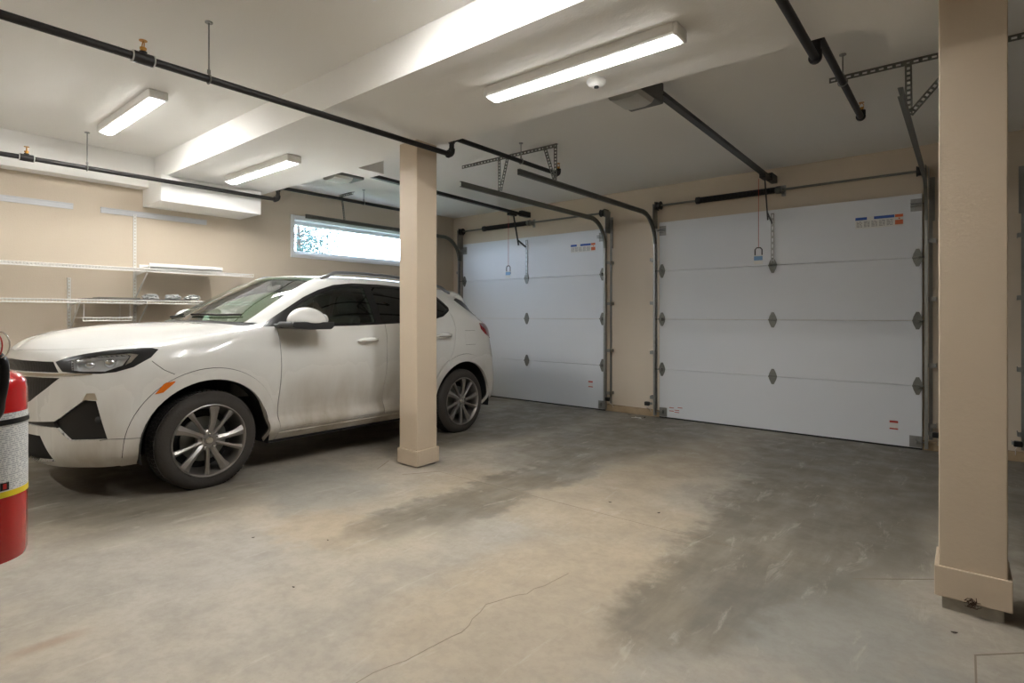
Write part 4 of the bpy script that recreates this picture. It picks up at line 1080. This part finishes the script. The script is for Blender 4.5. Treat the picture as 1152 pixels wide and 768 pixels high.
# marker, handles, mirrors, rails
def on(x, z, d=0):
    p = hit(x, z); n = surf_normal(p); return p + n*d, n
def both(fn):
    for s in (1, -1): fn(s)
def side_plate(name, m, poly, d0, d1, s=1, parent=None, **k):
    """small plate following the flank"""
    g = MB(); A = []; B = []
    for x, z in poly:
        p, n = on(x, z, 0); a = p + n*d0; b_ = p + n*d1; A.append(Vector((a.x, a.y*s, a.z))); B.append(Vector((b_.x, b_.y*s, b_.z)))
    va = [g.bm.verts.new(v) for v in A]; vb = [g.bm.verts.new(v) for v in B]; n = len(va)
    g.bm.faces.new(va[::-1]); g.bm.faces.new(vb)
    for i in range(n): g.bm.faces.new((va[i], va[(i+1) % n], vb[(i+1) % n], vb[i]))
    return lp(name, g, m, parent, **k)
for s in (1, -1):
    side_plate('side_marker', 'orange', [(-.348, .690), (-.303, .698), (-.24, .758), (-.235, .768), (-.285, .762), (-.30, .752)], .004, .013, s)
    for x0, x1, z, dr in ((1.205, 1.42, 1.008, fd), (2.15, 2.365, 1.038, rd)):
        g = MB(); pts = []; rr = []
        for k in range(13):
            f = k/12; p, n = on(x0+(x1-x0)*f, z + .006*f, 0); p = p + n*(.010 + .030*math.sin(PI*min(1, max(0, f)))**.55); pts.append((p.x, p.y*s, p.z)); rr.append(.008 + .013*math.sin(PI*f)**.5)
        g.tube(pts, rr, 10)
        h = lp('door_handle', g, 'paint', dr[0 if s > 0 else 1], smooth=True)
        g = MB(); pts2 = [(a, b_ - .013*s, c - .009) for a, b_, c in pts[1:-1]]; g.tube(pts2, .007, 8); lp('handle_trim', g, 'chrome', h, smooth=True)
        h2 = MB(); P = [(x0+.02+(x1-x0-.04)*(.5+.5*math.cos(a*PI/8)), z + .022*math.sin(a*PI/8)) for a in range(16)]
    # mirror
    mz = 1.115
    g = MB(); t = bmesh.new(); bmesh.ops.create_uvsphere(t, u_segments=28, v_segments=18, radius=1)
    for v in t.verts:
        x, y, z = v.co; sx = .125 if x > 0 else .165
        v.co = Vector((.655 + x*.5*.31 * (1.0 if x > 0 else 1.12), -s*(1.005 + y*.105), 1.165 + (z*.115 if z > 0 else z*.022) * (1 - .12*x)))
    g.add(t); mc = lp('mirror_cap', g, 'paint', smooth=True, ang=180)
    g = MB(); 
    P = [(.46, 1.155), (.455, 1.135), (.50, 1.118), (.62, 1.108), (.80, 1.112), (.822, 1.13), (.825, 1.168), (.47, 1.168)]
    g.prism(P, .90, 1.105, lambda a, b_, h: (a, -s*h, b_)); g.prism([(.46, 1.13), (.48, 1.115), (.60, 1.112), (.62, 1.15), (.47, 1.15)], .80, .93, lambda a, b_, h: (a, -s*h, b_))
    mb_ = lp('mirror_base', g, 'satin', bevel=.008)
    g = MB(); g.prism([(1.0 + .075*math.cos(a*PI/10), 1.180 + .052*math.sin(a*PI/10)) for a in range(20)], .785, .790, lambda a, b_, h: (h, -s*a, b_)); lp('mirror_glass', g, 'chrome', mb_)
    # roof rail
    g = MB(); pts = []; 
    for k in range(25):
        f = k/24; x = 1.03 + 1.62*f; rise = min(1, f/.10, (1-f)/.10); rise = rise*rise*(3-2*rise)
        loc = BV.ray_cast(Vector((x, -.595, 2.2)), Vector((0, 0, -1)))[0]; pts.append((x, -s*.597, loc.z + .006 + .042*rise))
    g.tube(pts, [.012]+[.0165]*23+[.012], 10); lp('roof_rail', g, 'railgreymetal', smooth=True, ang=180)
    # door crease
# wipers, cowl
for x0, y0, x1, y1 in ((.235, -.60, .09, -.08), (.085, .06, .20, .60)):
    g = MB()
    def wz(x, y):
        l = BV.ray_cast(Vector((x, y, 2.2)), Vector((0, 0, -1)))[0]; return l.z
    pts = [(x0+(x1-x0)*k/6 + .10, y0+(y1-y0)*k/6, wz(x0+(x1-x0)*k/6 + .10, y0+(y1-y0)*k/6) + .012) for k in range(7)]
    g.tube(pts, .008, 6)
    lp('wiper', g, 'blackplastic')
# wheels
def wheel(x, s):
    w = bpy.data.objects.new('wheel', None); COL.objects.link(w); w.parent = car; w.location = (x, -s*.87, .338); w.empty_display_size = .1; w['_o'] = (0, 0, 0)
    Y = lambda h: -s*h   # h: outwards from the outer face
    g = MB(); R = .340
    pr = [(.246, -.012), (.249, -.002), (.266, .005), (.292, .005), (.312, -.004), (.328, -.018), (.338, -.035), (R, -.06), (R, -.165), (.338, -.19), (.32, -.212), (.29, -.222), (.25, -.218), (.246, -.20)]
    g.lathe([(r, Y(h)) for r, h in pr], (0, 0, 0), 'y', 64, closed=True)
    ty = lp('tyre', g, 'rubber', w, smooth=True, ang=50)
    g = MB()
    for k in range(72):
        a = 2*PI*k/72
        for h in (-.05, -.085, -.12, -.155):
            t = a + (.02 if int(h*1000) % 2 else 0); c, sn = math.cos(t), math.sin(t)
            mx = Matrix(((c, 0, -sn, 0), (0, 1, 0, 0), (sn, 0, c, 0), (0, 0, 0, 1)))
            ya, yb = sorted((Y(h-.014), Y(h+.014))); g.box((R-.004, ya, -.011), (R+.0035, yb, .011), mx=mx)
    lp('tread', g, 'tread', w)
    g = MB(); pr = [(.250, -.006), (.250, .004), (.245, .006), (.238, -.001), (.231, -.02), (.212, -.10), (.205, -.18), (.21, -.18)]
    g.lathe([(r, Y(h)) for r, h in pr], (0, 0, 0), 'y', 64)
    lp('rim', g, 'rim', w, smooth=True, ang=40)
    g = MB()
    for k in range(10):
        a = 2*PI*k/10 + (.09 if k % 2 else -.05) + .15; wide = k % 2 == 0
        ra = (.050, .115, .175, .236); wd = (.019, .018, .023, .036) if wide else (.015, .011, .012, .020); hh = (-.016, -.004, -.001, -.001)
        tw = (0, .02, .05, .09) if wide else (0, .01, .02, .03)
        top = []; bot = []
        for r, w_, h, tt in zip(ra, wd, hh, tw):
            ca, sa = math.cos(a+tt*s), math.sin(a+tt*s)
            for e, hk in ((-1, -.010), (0, 0), (1, -.010)): top.append(Vector((r*ca - e*w_*sa, Y(h+hk), r*sa + e*w_*ca)))
            for e in (-1, 1): bot.append(Vector((r*ca - e*w_*.8*sa, Y(h-.04), r*sa + e*w_*.8*ca)))
        tv = [g.bm.verts.new(v) for v in top]; bv = [g.bm.verts.new(v) for v in bot]
        for i in range(3):
            for j in range(2): g.bm.faces.new((tv[3*i+j], tv[3*i+j+1], tv[3*i+j+4], tv[3*i+j+3]))
            g.bm.faces.new((tv[3*i], tv[3*i+3], bv[2*i+2], bv[2*i])); g.bm.faces.new((tv[3*i+2], bv[2*i+1], bv[2*i+3], tv[3*i+5]))
            g.bm.faces.new((bv[2*i], bv[2*i+2], bv[2*i+3], bv[2*i+1]))
    lp('spokes', g, 'rim', w, smooth=True, ang=25)
    g = MB(); g.lathe([(0, Y(-.014)), (.03, Y(-.014)), (.032, Y(-.02)), (.06, Y(-.022)), (.072, Y(-.03)), (.072, Y(-.07)), (0, Y(-.07))], (0, 0, 0), 'y', 40); lp('hub', g, 'rim', w, smooth=True, ang=40)
    g = MB(); g.lathe([(0, Y(-.004)), (.022, Y(-.006)), (.027, Y(-.012)), (.027, Y(-.02)), (0, Y(-.02))], (0, 0, 0), 'y', 28); lp('centre_cap', g, 'silver', w, smooth=True)
    for k in range(5):
        a = 2*PI*k/5 + PI/2; g = MB(); c = (.050*math.cos(a), 0, .050*math.sin(a))
        g.lathe([(0, Y(-.006)), (.008, Y(-.007)), (.010, Y(-.012)), (.010, Y(-.03)), (0, Y(-.03))], c, 'y', 6); lp('wheel_nut', g, 'chrome', w)
    g = MB(); g.lathe([(.03, Y(-.105)), (.155, Y(-.105)), (.155, Y(-.125)), (.03, Y(-.125))], (0, 0, 0), 'y', 48); lp('brake_disc', g, 'galv_dark', w)
    g = MB(); g.lathe([(0, Y(-.14)), (.204, Y(-.14)), (.204, Y(-.15)), (0, Y(-.15))], (0, 0, 0), 'y', 48); lp('inner_barrel', g, 'underbody', w)
    return w
for x in (0, 2.597):
    for s in (1, -1): wheel(x, s)
# wheel houses and floor pan
for x in (0, 2.597):
    for s in (1, -1):
        g = MB(); n = 24; A = []; B = []
        for k in range(n+1):
            a = math.radians(-12 + 204*k/n); c = (x + .428*math.cos(a), .338 + .428*math.sin(a))
            A.append(g.bm.verts.new((c[0], -s*.872, c[1]))); B.append(g.bm.verts.new((c[0], -s*.52, c[1])))
        for k in range(n): g.bm.faces.new((A[k], A[k+1], B[k+1], B[k]))
        g.bm.faces.new(B); lp('wheel_house', g, 'underbody', smooth=True)
g = MB()
g.box((.46, -.80, .235), (2.14, .80, .27)); g.box((-.72, -.50, .24), (3.05, .50, .29)); g.tube([(2.9, .40, .25), (3.16, .40, .26)], .03, 12)
g.tube([(0, -.62, .30), (0, .62, .30)], .035, 10); g.tube([(2.597, -.62, .30), (2.597, .62, .30)], .04, 10)
lp('underbody', g, 'underbody')
# cabin
g = MB(); g.prism([(.20, 1.05), (.30, 1.12), (.55, 1.125), (.72, 1.09), (.76, .95), (.70, .60), (.2, .60)], -.74, .74, lambda a, b_, h: (a, h, b_)); lp('dashboard', g, 'cabin', bevel=.02)
def seat(x, y, name='front_seat', w=.25):
    g = MB(); g.prism([(x-.25, .52), (x-.24, .64), (x-.05, .66), (x+.26, .62), (x+.28, .50)], y-w, y+w, lambda a, b_, h: (a, h, b_))
    g.prism([(x+.20, .60), (x+.30, .62), (x+.44, .95), (x+.50, 1.20), (x+.46, 1.24), (x+.38, 1.20), (x+.30, .95)], y-w*.93, y+w*.93, lambda a, b_, h: (a, h, b_))
    o = lp(name, g, 'seat', bevel=.03)
    h = MB(); t = bmesh.new(); bmesh.ops.create_uvsphere(t, u_segments=20, v_segments=14, radius=1)
    for v in t.verts:
        c = v.co; f = lambda q_: math.copysign(abs(q_)**.7, q_); v.co = Vector((x+.50 + f(c.x)*.055, y + f(c.y)*.13, 1.335 + f(c.z)*.10))
    h.add(t)
    for e in (-.05, .05): h.tube([(x+.49, y+e, 1.2), (x+.50, y+e, 1.30)], .006, 6)
    lp('headrest', h, 'seat', o, smooth=True, ang=60)
seat(.98, -.36); seat(.98, .36)
for y in (-.42, 0, .42): seat(1.80, y, 'rear_seat', .21)
g = MB(); ring = []
for k in range(28):
    a = 2*PI*k/28; ring.append((.80 + .06*math.sin(a) , -.36 + .185*math.cos(a), 1.06 + .175*math.sin(a)))
g.tube(ring, .015, 8, closed=True); g.tube([(.80, -.53, 1.06), (.80, -.19, 1.06)], .018, 8); g.tube([(.80, -.36, 1.06), (.68, -.36, 1.0)], .03, 10); lp('steering_wheel', g, 'blackplastic', smooth=True)
g = MB(); g.box((.93, -.12, 1.44), (.96, .12, 1.505), bev=.012); g.box((.91, -.015, 1.49), (.95, .015, 1.56)); lp('rear_view_mirror', g, 'blackplastic')
# projector lenses and fog lamps
for s in (1, -1):
    g = MB(); t = bmesh.new(); bmesh.ops.create_uvsphere(t, u_segments=20, v_segments=12, radius=.036)
    bmesh.ops.translate(t, verts=t.verts[:], vec=(-.54, -s*.685, .893)); g.add(t); lp('projector_lens', g, 'chrome', smooth=True); g = MB()
    t = bmesh.new(); bmesh.ops.create_uvsphere(t, u_segments=20, v_segments=12, radius=.030)
    bmesh.ops.translate(t, verts=t.verts[:], vec=(-.63, -s*.625, .882)); g.add(t)
    lp('projector_lens', g, 'chrome', smooth=True)
    g = MB(); t = bmesh.new(); bmesh.ops.create_uvsphere(t, u_segments=20, v_segments=12, radius=.03)
    bmesh.ops.translate(t, verts=t.verts[:], vec=(-.60, -s*.715, .545)); g.add(t); lp('fog_lamp', g, 'satin', smooth=True)
# blade fins of the grilles
for z in (.853, .870, .887):
    pass
# ------------------------------------------------------------------ fire extinguisher
ex, ey, ez = -1.811, .215, .722
t = thing('fire_extinguisher', 'red fire extinguisher with white label at the left edge of the view', 'fire extinguisher', (ex, ey, ez))
R = .0895
MB().lathe([(0, .012), (R*.7, .008), (R*.96, .0), (R, .012), (R, .400), (R*.97, .418), (R*.86, .434), (R*.60, .446), (.03, .452), (.022, .454), (.022, .475), (0, .475)], (ex, ey, ez), 'z', 56).build('cylinder', 'red', t, smooth=True, ang=50)
MB().lathe([(R+.0006, .166), (R+.0012, .166), (R+.0012, .348), (R+.0006, .348)], (ex, ey, ez), 'z', 56, closed=True).build('label', 'exlabel', t, smooth=True)['label'] = 'white printed label'
MB().lathe([(R+.0010, .153), (R+.0016, .153), (R+.0016, .167), (R+.0010, .167)], (ex, ey, ez), 'z', 56, closed=True).build('yellow_band', 'yellow', t, smooth=True)
g = MB()
def onbody(a, z, r=R+.0022): return (ex + r*math.cos(a), ey + r*math.sin(a), ez + z)
g.lathe([(R+.0014, .321), (R+.0035, .322), (R+.0035, .333), (R+.0014, .334)], (ex, ey, ez), 'z', 56, closed=True); g.build('strap', 'blackplastic', t, smooth=True)
# small hazard icon near the foot of the label: dark square, red mark
a0 = math.atan2(0-ey, 0-ex) + .52
def patch(a, w, z0, z1, m, name, r, par):
    g = MB(); n = 4; A = [onbody(a - w/2 + w*k/n, z0, r) for k in range(n+1)]; B = [onbody(a - w/2 + w*k/n, z1, r) for k in range(n+1)]
    va = [g.bm.verts.new(p) for p in A]; vb = [g.bm.verts.new(p) for p in B]
    for k in range(n): g.bm.faces.new((va[k], va[k+1], vb[k+1], vb[k]))
    return g.build(name, m, par, smooth=True)
patch(a0, .20, .170, .188, 'blackplastic', 'hazard_symbol', R+.0018, t)
o = patch(a0, .08, .173, .185, 'redplastic', 'hazard_mark', R+.0022, t)
g = MB(); zt = ez+.47
g.lathe([(0, 0), (.026, 0), (.026, .03), (.018, .045), (.018, .06), (0, .06)], (ex, ey, zt-.01), 'z', 20); g.bar((ex-.02, ey, zt+.03), (ex+.03, ey-.0, zt+.035), .03, .03)
g.build('valve', 'silver', t, smooth=True)
dx, dy = .62, -.78      # handle direction (towards the camera's right)
hp = lambda l, z: (ex + dx*l, ey + dy*l, zt + z)
g = MB(); g.bar(hp(-.01, .045), hp(.075, .03), .022, .006); g.build('carry_handle', 'black', t, bevel=.002)
g = MB(); g.bar(hp(-.02, .075), hp(.075, .085), .024, .006); g.bar(hp(-.02, .075), hp(-.01, .04), .02, .006); g.build('lever', 'black', t, bevel=.002)
g = MB(); c = Vector((-1.690, .236, 1.232)); ring = [c + Vector((.7744*.024*math.cos(a*PI/10), .6327*.024*math.cos(a*PI/10), .03*math.sin(a*PI/10))) for a in range(20)]; g.tube(ring, .0016, 6, closed=True); g.build('pull_pin_ring', 'silver', t, smooth=True)
g = MB(); c = Vector((-1.700, .230, 1.230)); ring = [c + Vector((.7744*.017*math.cos(a*PI/10), .6327*.017*math.cos(a*PI/10), .028*math.sin(a*PI/10))) for a in range(20)]; g.tube(ring, .0016, 6, closed=True); g.build('safety_seal', 'redplastic', t, smooth=True)
g = MB(); g.lathe([(0, 0), (.019, 0), (.019, .012), (0, .012)], hp(-.005, .02), 'y', 20); g.build('pressure_gauge', 'silver', t)
g = MB()
hose = [Vector(p) + Vector((-.012, -.010, 0)) for p in HOSE]
g.tube(catmull_([hose[0]] + hose + [hose[-1]], 6), .0105, 14); g.build('hose', 'blackplastic', t, smooth=True)
g = MB(); g.tube([(ex-.02, ey-.088, ez+.40), (ex-.02, ey-.080, ez+.40)], .01, 8); g.box((ex-.03, .123, ez+.36), (ex+.03, .129, ez+.46)); g.build('wall_bracket', 'galv', t)

# ------------------------------------------------------------------ outside the window
struct(MB().box((-40, -12, .75), (XL-.22, 30, .85)).build('outside_ground', 'grass'))
t = thing('tree', 'leafy tree seen through the left end of the window', 'tree', (-12.4, 7.05, .85))
g = MB(); g.tube([(-12.4, 7.05, .8), (-12.38, 7.08, 2.2), (-12.42, 7.08, 3.0), (-12.4, 7.05, 3.8)], [.10, .08, .05, .02], 10)
random.seed(21); tips = []
for k in range(26):
    z = 2.3 + 1.5*random.random(); a = random.uniform(0, 2*PI); l = (.55 + .55*random.random()) * (1.1 - (z-2.3)/2.6)
    p0 = Vector((-12.4, 7.05, z)); p1 = p0 + Vector((math.cos(a)*l, math.sin(a)*l, .18)); pm = p0.lerp(p1, .5) + Vector((0, 0, .05)); g.tube([p0, pm, p1], [.018, .011, .004], 6)
    tips += [p0.lerp(p1, f) for f in (.4, .6, .8, 1)]
g.build('trunk', 'bark', t)
g = MB()
for p in tips:
    for k in range(34):
        c = p + Vector([random.gauss(0, .09) for _ in range(3)]); a = Vector([random.uniform(-1, 1) for _ in range(3)]).normalized(); b_ = a.orthogonal().normalized()
        s = random.uniform(.02, .04); g._q([c - a*s, c + b_*s*.5, c + a*s, c - b_*s*.5], ((0,1,2,3),))
lf = g.build('foliage', 'leaf', t); lf['kind'] = 'stuff'

# ------------------------------------------------------------------ world and camera
w = bpy.data.worlds.new('overcast'); sc.world = w; w.use_nodes = True
nt = w.node_tree; bg = nt.nodes['Background']; tc = nt.nodes.new('ShaderNodeTexCoord'); n = nt.nodes.new('ShaderNodeTexNoise'); n.inputs['Scale'].default_value = 2.0; n.inputs['Detail'].default_value = 5
mx = nt.nodes.new('ShaderNodeMix'); mx.data_type = 'RGBA'; mx.inputs[6].default_value = (.56, .74, 1, 1); mx.inputs[7].default_value = (.74, .87, 1, 1)
nt.links.new(tc.outputs['Generated'], n.inputs['Vector']); nt.links.new(n.outputs['Fac'], mx.inputs[0]); nt.links.new(mx.outputs[2], bg.inputs['Color'])
bg.inputs['Strength'].default_value = SKY
cd = bpy.data.cameras.new('camera'); cam = bpy.data.objects.new('camera', cd); COL.objects.link(cam)
cam.location = (0, 0, 1.3); cam.rotation_euler = (PI/2, 0, math.radians(39.25))
cd.sensor_width = 36; cd.lens = 623/1152*36; cd.shift_y = -(384-354)/1152; cd.clip_start = .02
sc.camera = cam
sc.view_settings.view_transform = 'Standard'; sc.view_settings.look = 'None'; sc.view_settings.gamma = 1; sc.view_settings.exposure = EXPO
sc.view_settings.use_curve_mapping = False
for o in bpy.data.objects:
    if '_o' in o: del o['_o']
